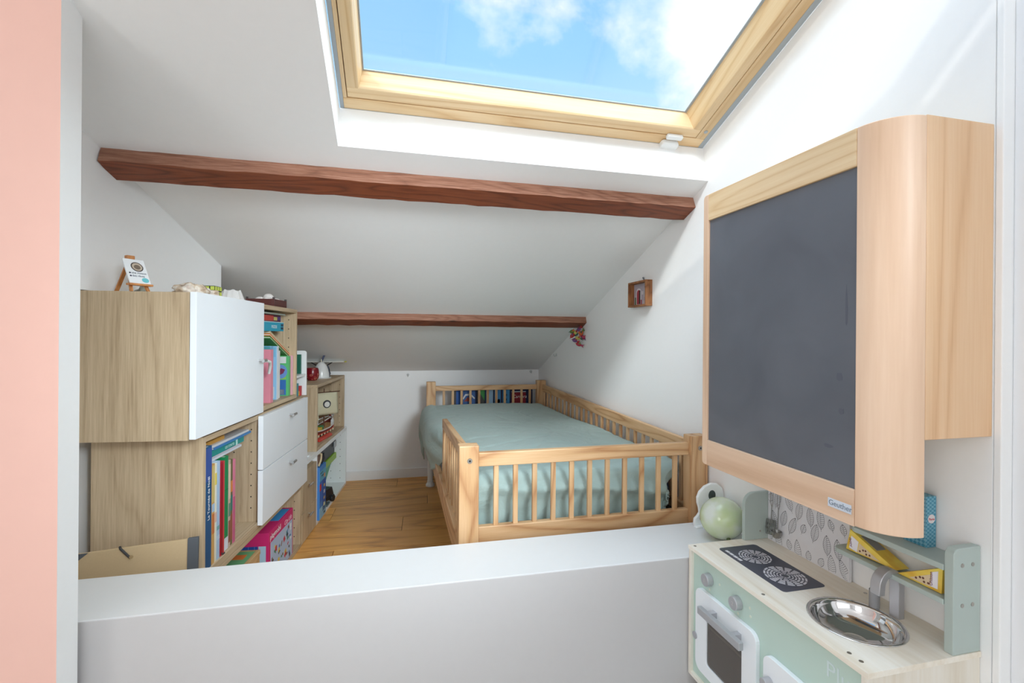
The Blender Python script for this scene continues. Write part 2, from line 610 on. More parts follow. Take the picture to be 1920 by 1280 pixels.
# sash: rail profiles with a bevel up to the glass
sx0, sx1 = XL + 0.014, XRw - 0.038
sy0, sy1 = Yb - 0.045, Yt + 0.033
part(win, 'sash_rail', MB().prism([(sy0, 0.141), (sy0 - 0.036, 0.141), (sy0 - 0.040, 0.147), (sy0 - 0.052, GZ), (sy0, GZ + 0.012)], 'x', sx0, sx1), PX, bevel=0.002)
part(win, 'sash_rail', MB().prism([(sy1, 0.141), (sy1 + 0.036, 0.141), (sy1 + 0.040, 0.147), (sy1 + 0.052, GZ), (sy1, GZ + 0.012)], 'x', sx0, sx1), PX, bevel=0.002)
part(win, 'sash_stile', MB().prism([(sx0, 0.1412), (sx0 + 0.034, 0.1412), (sx0 + 0.037, 0.147), (sx0 + 0.046, GZ), (sx0, GZ + 0.012)], 'y', sy1 + 0.05, sy0 - 0.037), PY, bevel=0.002)
part(win, 'sash_stile', MB().prism([(sx1, 0.1412), (sx1 - 0.032, 0.1412), (sx1 - 0.035, 0.147), (sx1 - 0.058, GZ), (sx1, GZ + 0.012)], 'y', sy1 + 0.05, sy0 - 0.037), PY, bevel=0.002)
gx0, gx1, gy0, gy1 = sx0 + 0.044, sx1 - 0.056, sy0 - 0.050, sy1 + 0.05
mt, nt, p = base_mat('window_glass')
tr = nt.n('ShaderNodeBsdfTransparent')
tr.inputs[0].default_value = (0.97, 0.985, 0.985, 1)
gl = nt.n('ShaderNodeBsdfGlossy')
gl.inputs['Roughness'].default_value = 0.02
mx = nt.n('ShaderNodeMixShader')
mx.inputs[0].default_value = 0.05; nt.l(tr.outputs[0], mx.inputs[1]); nt.l(gl.outputs[0], mx.inputs[2])
nt.l(mx.outputs[0], [n for n in nt.t.nodes if n.type == 'OUTPUT_MATERIAL'][0].inputs[0])
GLASS = mt
part(win, 'pane', MB().box(gx0, gx1, gy1, gy0, GZ, GZ + 0.004), GLASS)
g = MB()
gw = 0.006
g.box(gx0, gx1, gy0 - gw, gy0, GZ - 0.003, GZ - 0.0003).box(gx0, gx1, gy1, gy1 + gw, GZ - 0.003, GZ - 0.0003)
g.box(gx0, gx0 + gw, gy1 + gw, gy0 - gw, GZ - 0.003, GZ - 0.0003).box(gx1 - gw * 1.6, gx1, gy1 + gw, gy0 - gw, GZ - 0.003, GZ - 0.0003)
part(win, 'gasket', g, GREYS)
part(win, 'shaft_seal', MB().box(XRw, XR, Yt, Yb, 0.1405, 0.150).box(XL - 0.012, XL, Yt, Yb, 0.1405, 0.15).box(XL - 0.012, XR, Yb, Yb + 0.012, 0.1405, 0.15), GREYS)
part(win, 'screw_cap', MB().cyl((XRw - 0.018, -0.095, 0.138), (XRw - 0.018, -0.095, 0.1405), 0.007), GREYS)

sen = thing('contact_sensor', 'small white two-piece contact sensor at the lower right corner of the skylight', 'sensor', (0.985, Yb - 0.02, 0.139), SK)
part(sen, 'sensor_body', MB().prism(rrect(0.945, 1.015, Yb - 0.026, Yb + 0.010, 0.012), 'z', 0.118, 0.139), WHITE2, smooth=True, bevel=0.004)
part(sen, 'magnet_block', MB().prism(rrect(0.952, 1.016, Yb - 0.054, Yb - 0.034, 0.006), 'z', 0.126, 0.140), WHITE2, smooth=True, bevel=0.003)

# ------------------------------------------------------------------ beams
def beam(name, label, y, h, b, x0, x1, seed):
    """purlin below the ceiling: h proud of the ceiling, b wide along the slope"""
    rnd = random.Random(seed)
    Y0 = (y - 1.578) / _n.z
    n = 40
    vs, fs, mi = [], [], []
    for i in range(n + 1):
        x = x0 + (x1 - x0) * i / n
        j = lambda a: rnd.uniform(-a, a)
        vs += [(x, Y0 + j(.0012), 0.002), (x, Y0 + j(.002), -h + j(.0018)), (x, Y0 + b + j(.0025), -h + j(.0018)), (x, Y0 + b, 0.002)]
    for i in range(n):
        k = i * 4
        for a, mt in ((0, 1), (1, 0), (2, 0)):
            fs.append((k + a, k + a + 1, k + 4 + a + 1, k + 4 + a)); mi.append(mt)
    fs += [(0, 1, 2, 3), (n * 4, n * 4 + 3, n * 4 + 2, n * 4 + 1)]; mi += [0, 0]
    mb = MB()
    mb.v = [V(v) for v in vs]; mb.f = fs; mb.mi = mi
    return single(name, label, 'beam', mb, [darkwood(0), greybeam(0)], (0, Y0, 0), SK, group='old roof purlins', bevel=0.002)


beam('roof_beam', 'long old brown roof beam crossing just below the skylight', 1.672, 0.047, 0.088, -0.866, XR, 3)
beam('roof_beam', 'lower old brown roof beam nearer the knee wall, behind the shelves', 2.772, 0.04, 0.085, -1.2, XR, 5)
BEAMEND = 1

# ------------------------------------------------------------------ bed
bed = thing('child_bed', 'pine child bed frame with spindle guard rails along the white wall', 'bed', (0.66, 2.55, 0))
P0, P1, P2 = pine(0), pine(1), pine(2)


def bolt(root, c, ax, r=0.009):
    c = V(c); a = V(ax)
    mb = MB().cyl(c, c + a * 0.0025, r, r * 0.9, 14)
    mb.cur = 1
    mb.cyl(c + a * 0.0024, c + a * 0.003, r * 0.42, n=6)
    return part(root, 'bolt', mb, [SCREW, BLACK], smooth=True)


YF0, YF1 = 1.555, 1.605      # front end
YB0, YB1 = 3.505, 3.555      # far end
for nm, x0, x1, y0, y1, zt in (('post', 0.198, 0.264, YF0, YF1, 0.737), ('post', 1.052, 1.124, YF0, YF1, 0.735),
                               ('post', 0.207, 0.272, YB0, YB1, 0.760), ('post', 1.040, 1.110, YB0, YB1, 0.760)):
    zb = 0.0 if y0 < 2 else 0.27
    part(bed, nm, MB().box(x0, x1, y0, y1, zb, zt), P2, bevel=0.003)
# far legs: white steel tubes under the wooden posts
for x in (0.239, 1.075):
    part(bed, 'steel_leg', MB().cyl((x, 3.53, 0.03), (x, 3.53, 0.27), 0.020, n=18).cyl((x, 3.53, 0.0), (x, 3.53, 0.012), 0.032, n=18).cyl((x, 3.53, 0.012), (x, 3.53, 0.03), 0.032, 0.021, n=18).cyl((x, 3.53, 0.034), (x, 3.53, 0.038), 0.0225, n=18), WHITE2, smooth=True, label='white steel leg with a round foot')
bolt(bed, (0.233, YF0, 0.688), (0, -1, 0)); bolt(bed, (0.233, YF0, 0.41), (0, -1, 0)); bolt(bed, (1.091, YF0, 0.690), (0, -1, 0))
# end panels
def end_panel(x0, x1, y0, y1, zt, h, zl, hl, xs, w=0.017):
    ym = (y0 + y1) / 2
    part(bed, 'end_rail', MB().box(x0, x1, y0, y1, zt - h, zt), P0, bevel=0.003)
    part(bed, 'end_rail', MB().box(x0, x1, y0, y1, zl - hl, zl), P0, bevel=0.003)
    for x in xs:
        part(bed, 'spindle', MB().box(x - w / 2, x + w / 2, ym - 0.006, ym + 0.006, zl - 0.006, zt - h + 0.006), P2, bevel=0.002)
end_panel(0.264, 1.052, 1.567, 1.592, 0.710, 0.046, 0.464, 0.085, [0.326 + 0.0675 * i for i in range(11)])
end_panel(0.272, 1.040, 3.518, 3.543, 0.728, 0.036, 0.40, 0.08, [0.333 + 0.0655 * i for i in range(11)], 0.018)
# wall-side guard with many spindles
def long_rail(name, x, th, ya, yb, za, zb, h):
    lo = [(x, ya, za - h), (x + th, ya, za - h), (x + th, yb, zb - h), (x, yb, zb - h)]
    hi = [(x, ya, za), (x + th, ya, za), (x + th, yb, zb), (x, yb, zb)]
    return part(bed, name, MB().hexa(lo, hi), P1, bevel=0.003)
long_rail('guard_rail', 1.078, 0.022, YF1, YB0, 0.706, 0.728, 0.050)
long_rail('side_rail', 1.078, 0.022, YF1, YB0, 0.46, 0.46, 0.10)
for i in range(25):
    y = 1.672 + 0.0752 * i
    zt = 0.706 + 0.022 * (y - YF1) / (YB0 - YF1) - 0.05
    part(bed, 'spindle', MB().box(1.083, 1.095, y - 0.009, y + 0.009, 0.455, zt + 0.006), P2, bevel=0.002)
# room-side half guard, lower at its far end
long_rail('guard_rail', 0.216, 0.024, YF1, 2.36, 0.722, 0.690, 0.046)
long_rail('side_rail', 0.206, 0.024, YF1, YB0, 0.39, 0.405, 0.095)
part(bed, 'guard_stile', MB().box(0.217, 0.239, 2.322, 2.355, 0.36, 0.648), P2, bevel=0.003)
for i in range(8):
    y = 1.69 + 0.077 * i
    part(bed, 'spindle', MB().box(0.221, 0.234, y - 0.010, y + 0.010, 0.385, 0.677 - 0.042 * (y - YF1) / 0.755), P2, bevel=0.002)
part(bed, 'slat_base', MB().box(0.24, 1.07, 1.61, 3.50, 0.40, 0.422), plain('dark_slats', (0.05, 0.045, 0.04), 0.8), label='dark slatted base under the mattress')

# mattress with navy printed cover
mt, nt, p = base_mat('navy_print')
tc = nt.n('ShaderNodeTexCoord')
vo = nt.n('ShaderNodeTexVoronoi', i_Scale=42.0, i_Randomness=0.9)
nt.l(tc.outputs['Object'], vo.inputs['Vector'])
c = nt.ramp(vo.outputs[0], [(0.0, srgb(120, 170, 200)), (0.14, srgb(90, 150, 190)), (0.2, srgb(24, 58, 92)), (1.0, srgb(24, 54, 88))])
nt.l(c, p.inputs['Base Color']); p.inputs['Roughness'].default_value = 0.8
mb = MB()
def soft_box(mb, x0, x1, y0, y1, z0, z1, nx=10, ny=16, nz=5, p=4.0, amp=0.0):
    """superellipsoid cushion"""
    cx, cy, cz_ = (x0 + x1) / 2, (y0 + y1) / 2, (z0 + z1) / 2
    nu, nv = 40, 16
    sg = lambda v, e: math.copysign(abs(v) ** e, v)
    e1, e2 = 2 / p, 2 / (p * 2)
    vs, fs = [], []
    for j in range(nv + 1):
        t = -math.pi / 2 + math.pi * j / nv
        for i in range(nu):
            a = 2 * math.pi * i / nu
            q = V((sg(math.cos(t), e1) * sg(math.cos(a), e2) * (x1 - x0) / 2, sg(math.cos(t), e1) * sg(math.sin(a), e2) * (y1 - y0) / 2, sg(math.sin(t), e1) * (z1 - z0) / 2))
            if amp:
                q *= 1 + amp * noise.noise(q * 9)
            vs.append(V((cx, cy, cz_)) + q)
    for j in range(nv):
        for i in range(nu):
            fs.append((j * nu + i, j * nu + (i + 1) % nu, (j + 1) * nu + (i + 1) % nu, (j + 1) * nu + i))
    return mb.add(vs, fs)
soft_box(mb, 0.268, 1.076, 1.650, 3.495, 0.423, 0.572, p=6)
single('mattress', 'mattress in a navy printed cover showing under the duvet at the front right', 'mattress', mb, mt, (0.66, 2.55, 0.42), smooth='all')

# duvet: one draped sheet with folds
def sst(a, b, x):
    t = max(0, min(1, (x - a) / (b - a)))
    return t * t * (3 - 2 * t)
NA, NB = 110, 170
mb = MB()
vs, fs = [], []
DT = 0.612
def duvet_pt(a, b):
    # a: across, -0.22 (left drape) .. 1.0 (right edge), b: along, -0.17 (front drape) .. 1.85
    far = sst(2.30, 2.75, 1.66 + max(b, 0))
    xl = 0.262 - 0.052 * far
    x = xl + 0.03 + a if a > 0 else xl + 0.03
    y = 1.672 + b if b > 0 else 1.672
    z = DT + 0.004 * math.sin(a * 5)
    dl = max(0, -a); df = max(0, -b)
    R = 0.05
    # rounded shoulders on the left and the front
    def shoulder(t, L):
        # arc length t beyond the edge -> (outward, down)
        q = math.pi / 2 * R
        if t < q:
            al = t / R
            return R * math.sin(al), R * (1 - math.cos(al))
        return R, R + (t - q)
    ox, oz = shoulder(dl, 0)
    oy, oz2 = shoulder(df, 0)
    if dl > 0:
        lim = 0.06 + 0.20 * far
        oz = oz * (0.55 + 0.75 * far)
        bul = far * 0.035 * math.sin(min(1, dl / 0.22) * math.pi)
        x -= ox * (0.5 + 0.5 * far) + bul
    if df > 0:
        y -= oy * 0.9 + 0.004
    z -= (oz ** 4 + oz2 ** 4) ** 0.25 if (oz > 0 or oz2 > 0) else 0
    # right edge tucked by the wall guard
    er = max(0, a - 0.76) / 0.10
    if er > 0:
        z -= 0.05 * min(1.2, er) ** 2
    x = min(x, 1.072 - 0.080 * sst(0.0, 0.07, df))
    # far end sinks behind the rail
    eb = max(0, b - 1.70) / 0.12
    z -= 0.10 * min(1.3, eb) ** 2
    # puff and wrinkles
    pz = noise.noise(V((a * 2.6, b * 2.0, 3.3))) * 0.008
    w = noise.noise(V((a * 5 + 2 * b, b * 6 - a * 3, 1.0)))
    crease = max(0, 0.16 - abs(w)) / 0.16
    if df <= 0 and dl <= 0:
        z += pz * 1.3 - 0.006 * crease ** 2
        # broad front roll
        z += 0.012 * math.exp(-((b - 0.10) / 0.12) ** 2)
    if df > 0:
        sl = df - 0.10 * (a - 0.2) * 1.0
        fold = (1 - abs(math.sin(sl * 34 + 1.6 * noise.noise(V((a * 3.2, df * 4, 7))) + 0.6))) ** 0.7
        dg = (1 - abs(math.sin((a * 0.8 + df * 0.75) * 24 + 2.5 * noise.noise(V((a * 2, df * 3, 2)))))) ** 0.8
        mid = math.exp(-((sl - 0.065) / 0.05) ** 2)
        low = sst(0.07, 0.17, df)
        y -= 0.024 * fold * mid * sst(0.0, 0.5, a + 0.25) + 0.015 * dg * low
        y += 0.022 * low
        z += 0.004 * math.sin(a * 23 + 1) * low
    if dl > 0:
        x -= 0.006 * math.sin(b * 26 + 5 * dl * 10) * sst(0.02, 0.15, dl)
        z += 0.006 * math.sin(b * 9)
    return V((x, max(y, 1.603), z))
for j in range(NB + 1):
    b = -0.222 + (1.84 + 0.222) * (j / NB) ** 1.35
    for i in range(NA + 1):
        t = i / NA
        a = -0.235 + (0.84 + 0.235) * t
        vs.append(duvet_pt(a, b))
for j in range(NB):
    for i in range(NA):
        k = j * (NA + 1) + i
        fs.append((k, k + 1, k + NA + 2, k + NA + 1))
mb.add(vs, fs)
mt, nt, p = base_mat('sage_cotton')
tc = nt.n('ShaderNodeTexCoord')
n1 = nt.n('ShaderNodeTexNoise', i_Scale=7.0, i_Detail=6.0, i_Distortion=1.5)
n2 = nt.n('ShaderNodeTexNoise', i_Scale=420.0, i_Detail=2.0)
nt.l(tc.outputs['Object'], n1.inputs['Vector']); nt.l(tc.outputs['Object'], n2.inputs['Vector'])
c = nt.mix(n1.outputs[0], srgb(158, 180, 176), srgb(174, 194, 190))
nt.l(c, p.inputs['Base Color'])
p.inputs['Roughness'].default_value = 0.85
p.inputs['Sheen Weight'].default_value = 0.15
b1 = nt.n('ShaderNodeBump', i_Strength=0.7, i_Distance=0.014)
nt.l(n1.outputs[0], b1.inputs['Height'])
b2 = nt.n('ShaderNodeBump', i_Strength=0.12, i_Distance=0.001)
nt.l(n2.outputs[0], b2.inputs['Height']); nt.l(b1.outputs[0], b2.inputs['Normal'])
nt.l(b2.outputs[0], p.inputs['Normal'])
dv = single('duvet', 'crumpled sage green duvet covering the pine bed', 'duvet', mb, mt, (0.66, 2.55, 0.42), smooth='all')
sd = dv.modifiers.new('thick', 'SOLIDIFY')
sd.thickness = 0.006
sd.offset = -1

# under the bed
mb = MB().box(0.30, 0.62, 2.05, 2.95, 0.0, 0.13)
ub = thing('storage_box', 'low pale grey storage box pushed under the bed', 'box', (0.46, 2.5, 0))
part(ub, 'box_body', MB().box(0.305, 0.615, 2.40, 3.05, 0.0, 0.105), C(196, 198, 200, 0.5), bevel=0.008)
part(ub, 'box_lid', MB().box(0.298, 0.622, 2.393, 3.057, 0.105, 0.125), C(214, 216, 218, 0.5), bevel=0.005)
ps = thing('power_strip', 'white power strip with a black cable beside the steel bed leg', 'power strip', (0.315, 3.3, 0))
part(ps, 'socket_bar', MB().box(0.29, 0.34, 3.16, 3.42, 0.0, 0.045), WHITE2, bevel=0.006)
part(ps, 'plug', MB().box(0.296, 0.334, 3.36, 3.40, 0.0455, 0.10), WHITE2, bevel=0.004)
part(ps, 'plug', MB().box(0.296, 0.334, 3.20, 3.24, 0.0455, 0.09), WHITE2, bevel=0.004)
part(ps, 'cable', MB().tube([(0.285 + 0.012 * math.sin(t * 9), 3.40 - 0.2 * t, 0.012 + 0.125 * math.sin(math.pi * t) ** 0.7) for t in [i / 24 for i in range(25)]], 0.006, 8), BLACK, smooth=True)

# game box standing between the headboard and the knee wall
gb = thing('board_game_box', 'dark blue printed game box standing behind the far bed rail', 'box', (0.7, 3.64, 0.0))
Zb = 0.695
part(gb, 'carton', MB().box(0.405, 1.03, 3.60, 3.68, 0.0, Zb), C(22, 40, 84), bevel=0.002)
yy = 3.5995
def patch(x0, x1, z0, z1, col, nm='print_patch', poly=None):
    mb = MB()
    if poly: mb.prism(poly, 'y', yy - 0.0012, yy + 0.0002)
    else: mb.box(x0, x1, yy - 0.001, yy + 0.0002, z0, z1)
    return part(gb, nm, mb, col)
patch(0.406, 0.43, 0.55, 0.69, C(80, 76, 74)); patch(0.432, 0.46, 0.55, 0.69, C(36, 92, 170))
patch(0.475, 0.575, 0.55, 0.685, C(52, 96, 160)); patch(0, 0, 0, 0, C(220, 222, 224), poly=[(0.478, 0.62), (0.50, 0.655), (0.54, 0.66), (0.575, 0.625), (0.57, 0.615), (0.54, 0.645), (0.505, 0.642), (0.488, 0.615)])
patch(0, 0, 0, 0, C(150, 60, 46), poly=[(0.49, 0.60), (0.52, 0.635), (0.545, 0.60)])
patch(0.59, 0.65, 0.55, 0.685, C(70, 72, 66)); patch(0, 0, 0, 0, C(58, 150, 70), poly=[(0.60, 0.685), (0.65, 0.685), (0.65, 0.60)])
patch(0.66, 0.715, 0.55, 0.685, C(160, 196, 224)); patch(0.725, 0.775, 0.55, 0.685, C(74, 150, 210)); patch(0.735, 0.77, 0.55, 0.61, C(40, 46, 50))
patch(0.79, 0.845, 0.55, 0.685, C(70, 156, 214)); patch(0.795, 0.825, 0.635, 0.65, C(30, 80, 130)); patch(0.795, 0.825, 0.60, 0.615, C(30, 80, 130))
patch(0.86, 0.975, 0.55, 0.66, C(150, 24, 44)); patch(0.86, 0.975, 0.662, 0.669, C(214, 220, 230))
text(gb, 'lettering', 'Carrera', 0.036, (0.866, 3.598, 0.617), (1, 0, 0), (0, 0, 1), C(244, 240, 240), shear=0.2)

# hooks in the knee wall and the right wall
for c_, lab, nrm in (((0.079, 3.785, 0.792), 'small clear hook high on the knee wall left of the bed', (0, -1, 0)), ((1.066, 3.785, 0.808), 'small clear hook on the knee wall close to the right corner', (0, -1, 0)), ((XR, 3.326, 0.963), 'small hook on the right wall below the lower beam', (-1, 0, 0))):
    nn = V(nrm); c0 = V(c_)
    hk = thing('wall_hook', lab, 'hook', c_, group='small wall hooks')
    part(hk, 'hook_plate', MB().cyl(c0, c0 + nn * 0.004, 0.011, n=12), C(206, 208, 208, 0.3), smooth=True)
    part(hk, 'hook_arm', MB().tube([c0 + nn * 0.003 + V((0, 0, -0.004)), c0 + nn * 0.016 + V((0, 0, -0.012)), c0 + nn * 0.022 + V((0, 0, -0.002)), c0 + nn * 0.023 + V((0, 0, 0.006))], 0.003, 6), C(190, 192, 192, 0.3), smooth=True)
BEDEND = 1

# ------------------------------------------------------------------ shelving along the left wall (cabinet frame: x out, y along, z up)
OX, OY, OZ = oak(0), oak(1), oak(2)
T = 0.018


def peg_holes(root, y, x0, z0, z1, dz=0.045, face=-1):
    """two columns of shelf-pin holes drilled in the panel whose face is at y"""
    mb = MB()
    z = z0
    while z < z1:
        for x in (x0, x0 - 0.065):
            mb.cyl((x, y, z), (x, y + face * 0.0008, z), 0.0027, n=6)
        z += dz
    return part(root, 'peg_holes', mb, HOLE, kind='stuff')


def depth_at(s, z=1.0):
    """how far a carcass may reach back before it meets the skewed left wall"""
    # left wall in cabinet coordinates
    q = CF.inverted() @ V((-0.939, 1.270, 0)); r = CF.inverted() @ V((-0.751, 2.323, 0))
    return -0.318 if z < 0.7 else -0.312
    if s > r.y: return -0.30
    return q.x + (r.x - q.x) * (s - q.y) / (r.y - q.y) + 0.004


def panel_y(root, name, y0, y1, z0, z1, mat, xf=0.0, label=None):
    """upright panel across the carcass depth"""
    lo = [(xf, y0, z0), (xf, y1, z0), (depth_at(y1, z0), y1, z0), (depth_at(y0, z0), y0, z0)]
    return part(root, name, MB().hexa(lo, [(a, b, z1) for a, b, _ in lo]), mat, bevel=0.001, label=label)


def board(root, name, y0, y1, z0, z1, mat, xf=0.0):
    ys = [y0, y1]
    lo = [(xf, y0, z0), (xf, y1, z0), (depth_at(y1, z0), y1, z0), (depth_at(y0, z0), y0, z0)]
    return part(root, name, MB().hexa(lo, [(a, b, z1) for a, b, _ in lo]), mat, bevel=0.001)


def back_panel(root, y0, y1, z0, z1, mat):
    a, b = depth_at(y0, z0) + 0.002, depth_at(y1, z0) + 0.002
    mb = MB().hexa([(a, y0, z0), (a + 0.006, y0, z0), (b + 0.006, y1, z0), (b, y1, z0)], [(a, y0, z1), (a + 0.006, y0, z1), (b + 0.006, y1, z1), (b, y1, z1)])
    return part(root, 'back_panel', mb, mat)


def pull(root, x, y, z, along='y', w=0.05):
    """short bar pull on a post"""
    mb = MB()
    mb.cyl((x, y, z), (x + 0.022, y, z), 0.0045, n=12)
    mb.cyl((x + 0.022, y - 0.012, z), (x + 0.022, y + 0.016, z), 0.0055, n=14)
    return part(root, 'handle', mb, STEEL, smooth=True, label='short steel bar handle') if root else mb


# --- upper cabinet: oak carcass, white door on the near bay, open far bay
A0, A1, AZ0, AZ1 = -1.352, -0.365, 0.783, 1.221
up = thing('wall_cabinet', 'upper grey oak cabinet with one white door and an open book bay', 'cabinet', (0, -0.85, AZ0), CF)
panel_y(up, 'side_panel', A0, A0 + T, AZ0, AZ1, OZ)
panel_y(up, 'side_panel', A1 - T, A1, AZ0 + T, AZ1 - T, OZ)
panel_y(up, 'divider', -0.852, -0.836, AZ0 + T, AZ1 - T, OZ)
board(up, 'bottom_board', A0 + T, A1, AZ0, AZ0 + T, OY)
board(up, 'top_board', A0 + T, A1, AZ1 - T, AZ1, OY)
back_panel(up, A0 + T, -0.60, AZ0 + T, AZ1 - T, OZ)
part(up, 'back_panel', MB().box(-0.305, -0.298, -0.60, A1 - T, AZ0 + T, AZ1 - T), OZ)
peg_holes(up, A1 - T, -0.035, 0.90, 1.19)
dr = part(up, 'door', MB().box(0.003, 0.021, A0 - 0.004, -0.846, AZ0 + 0.004, AZ1 + 0.001), WHITE, bevel=0.001, label='glossy white flat door')
part(dr, 'handle', MB().cyl((0.021, -0.895, 0.996), (0.042, -0.895, 0.996), 0.0045, n=12).cyl((0.042, -0.91, 0.996), (0.042, -0.878, 0.996), 0.006, n=14), STEEL, smooth=True, label='short steel bar handle')
# child lock arm curving from the door over to the pink book
part(dr, 'child_lock', MB().tube([(0.023, -0.862, 0.99), (0.03, -0.84, 0.992), (0.028, -0.80, 0.985), (0.018, -0.77, 0.965), (0.008, -0.755, 0.935)], 0.006, 8), WHITE2, smooth=True, label='curved white plastic child lock')

# --- lower near cabinet: open box with tall books
B0, B1, BZ0, BZ1 = -1.268, -0.812, 0.320, 0.775
lo_ = thing('open_cabinet', 'lower open oak cabinet full of tall books beneath the white door', 'cabinet', (0, -1.04, BZ0), CF)
panel_y(lo_, 'side_panel', B0, B0 + T, BZ0, BZ1, OZ)
panel_y(lo_, 'side_panel', B1 - T, B1, BZ0 + 0.024, BZ1 - T, OZ)
board(lo_, 'bottom_board', B0 + T, B1, BZ0, BZ0 + 0.024, OY)
board(lo_, 'top_board', B0 + T, B1, BZ1 - T, BZ1, OY)
back_panel(lo_, B0 + T, B1 - T, BZ0 + 0.024, BZ1 - T, OZ)
peg_holes(lo_, B1 - T, -0.03, 0.40, 0.74)
# --- drawer cabinet
D0, D1, DZ0, DZ1 = -0.811, -0.19, 0.330, 0.775
dw = thing('drawer_cabinet', 'oak cabinet with two glossy white drawer fronts below the open book bay', 'cabinet', (0, -0.5, DZ0), CF)
part(dw, 'carcass', MB().box(-0.215, 0.0, D0, -0.273, DZ0, DZ1 - T), OY, bevel=0.001)
part(dw, 'top_board', MB().box(-0.215, 0.0, D0, D1, DZ1 - T + 0.0005, DZ1), OY, bevel=0.001)
part(dw, 'side_panel', MB().box(-0.215, 0.0, D1 - T, D1, 0.4245, DZ1 - T), OZ, bevel=0.001)
for z0, z1, hz in ((0.334, 0.552, 0.505), (0.556, 0.771, 0.726)):
    d_ = part(dw, 'drawer', MB().box(0.002, 0.021, -0.848, -0.253, z0, z1), WHITE, bevel=0.001, label='glossy white drawer front')
    part(d_, 'handle', MB().cyl((0.021, -0.535, hz), (0.042, -0.535, hz), 0.0045, n=12).cyl((0.042, -0.552, hz), (0.042, -0.505, hz), 0.006, n=14), STEEL, smooth=True, label='short steel bar handle')
# --- floor row: open cubby and oak drawers
cb = thing('floor_cubby', 'open oak floor cubby holding the pink toy box', 'cabinet', (0, -0.8, 0), CF)
panel_y(cb, 'side_panel', -1.262, -1.262 + T, 0.018, 0.300, OZ)
panel_y(cb, 'side_panel', -0.292, -0.270, 0.018, 0.300, OZ)
board(cb, 'bottom_board', -1.262, -0.270, 0.0, 0.018, OY)
board(cb, 'top_board', -1.262, -0.270, 0.300, 0.318, OY)
peg_holes(cb, -0.292, -0.03, 0.06, 0.28)
od = thing('oak_drawer_unit', 'low grey oak two-drawer unit standing on the floor by the white shelf', 'cabinet', (0, -0.13, 0), CF)
part(od, 'carcass', MB().box(-0.29, -0.018, -0.268, -0.004, 0.0, 0.374), OZ, bevel=0.001)
for z0, z1, hz in ((0.004, 0.158, 0.128), (0.162, 0.372, 0.290)):
    d_ = part(od, 'drawer', MB().box(-0.017, 0.001, -0.266, -0.004, z0, z1), OZ, bevel=0.001)
    part(d_, 'handle', MB().cyl((0.001, -0.155, hz), (0.02, -0.155, hz), 0.004, n=12).cyl((0.02, -0.20, hz), (0.02, -0.14, hz), 0.005, n=14), STEEL, smooth=True, label='steel bar handle')
# --- white cubby on the floor with a long white top
wc = thing('white_cubby', 'white open cubby on the floor packed with toys next to the knee wall', 'shelf', (0, 0.4, 0), CF)
part(wc, 'side_panel', MB().box(-0.30, 0.0, 0.764, 0.782, 0.0, 0.398), WHITE2, bevel=0.001)
part(wc, 'side_panel', MB().box(-0.30, 0.0, 0.0, 0.018, 0.018, 0.398), WHITE2, bevel=0.001)
part(wc, 'bottom_board', MB().box(-0.30, 0.0, 0.0, 0.764, 0.0, 0.018), WHITE2, bevel=0.001)
part(wc, 'back_panel', MB().box(-0.30, -0.294, 0.018, 0.764, 0.018, 0.398), WHITE2)
part(wc, 'top_board', MB().box(-0.30, 0.002, -0.185, 0.778, 0.400, 0.424), WHITE2, bevel=0.001)
peg_holes(wc, 0.764, -0.04, 0.05, 0.39, 0.052)
# --- oak cube with the ship
cu = thing('oak_cube', 'grey oak open cube on the white shelf displaying the toy pirate ship', 'shelf', (0, 0.36, 0.424), CF)
CZ0, CZ1 = 0.4245, 0.808
part(cu, 'side_panel', MB().box(-0.29, 0.0, 0.0, T, CZ0, CZ1 - T), OZ, bevel=0.001)
part(cu, 'side_panel', MB().box(-0.29, 0.0, 0.69, 0.708, CZ0, CZ1 - T), OZ, bevel=0.001)
part(cu, 'bottom_board', MB().box(-0.29, 0.0, T, 0.69, CZ0, CZ0 + T), OY, bevel=0.001)
part(cu, 'top_board', MB().box(-0.29, 0.0, 0.0, 0.708, CZ1 - T, CZ1), OY, bevel=0.001)
part(cu, 'back_panel', MB().box(-0.29, -0.284, T, 0.69, CZ0 + T, CZ1 - T), OZ)
peg_holes(cu, 0.69, -0.03, 0.47, 0.78)
# --- small white rack on the drawer cabinet
rk = thing('white_rack', 'small white book rack with a rounded side standing on the drawer cabinet', 'shelf', (0, -0.28, DZ1), CF)
part(rk, 'side_panel', MB().prism(rrect(-0.21, -0.002, 0.7755, 1.012, 0.014, corners='0010'), 'y', -0.205, -0.193), WHITE2, bevel=0.001)
part(rk, 'side_panel', MB().prism(rrect(-0.21, -0.03, 0.7755, 1.0, 0.014, corners='0010'), 'y', -0.36, -0.348), WHITE2, bevel=0.001)
part(rk, 'shelf_board', MB().box(-0.21, -0.004, -0.347, -0.206, 0.878, 0.890), WHITE2, bevel=0.001)
part(rk, 'back_panel', MB().box(-0.216, -0.2105, -0.36, -0.193, 0.7755, 1.0), WHITE2)

# ------------------------------------------------------------------ books
PAGE = C(236, 230, 216, 0.8)


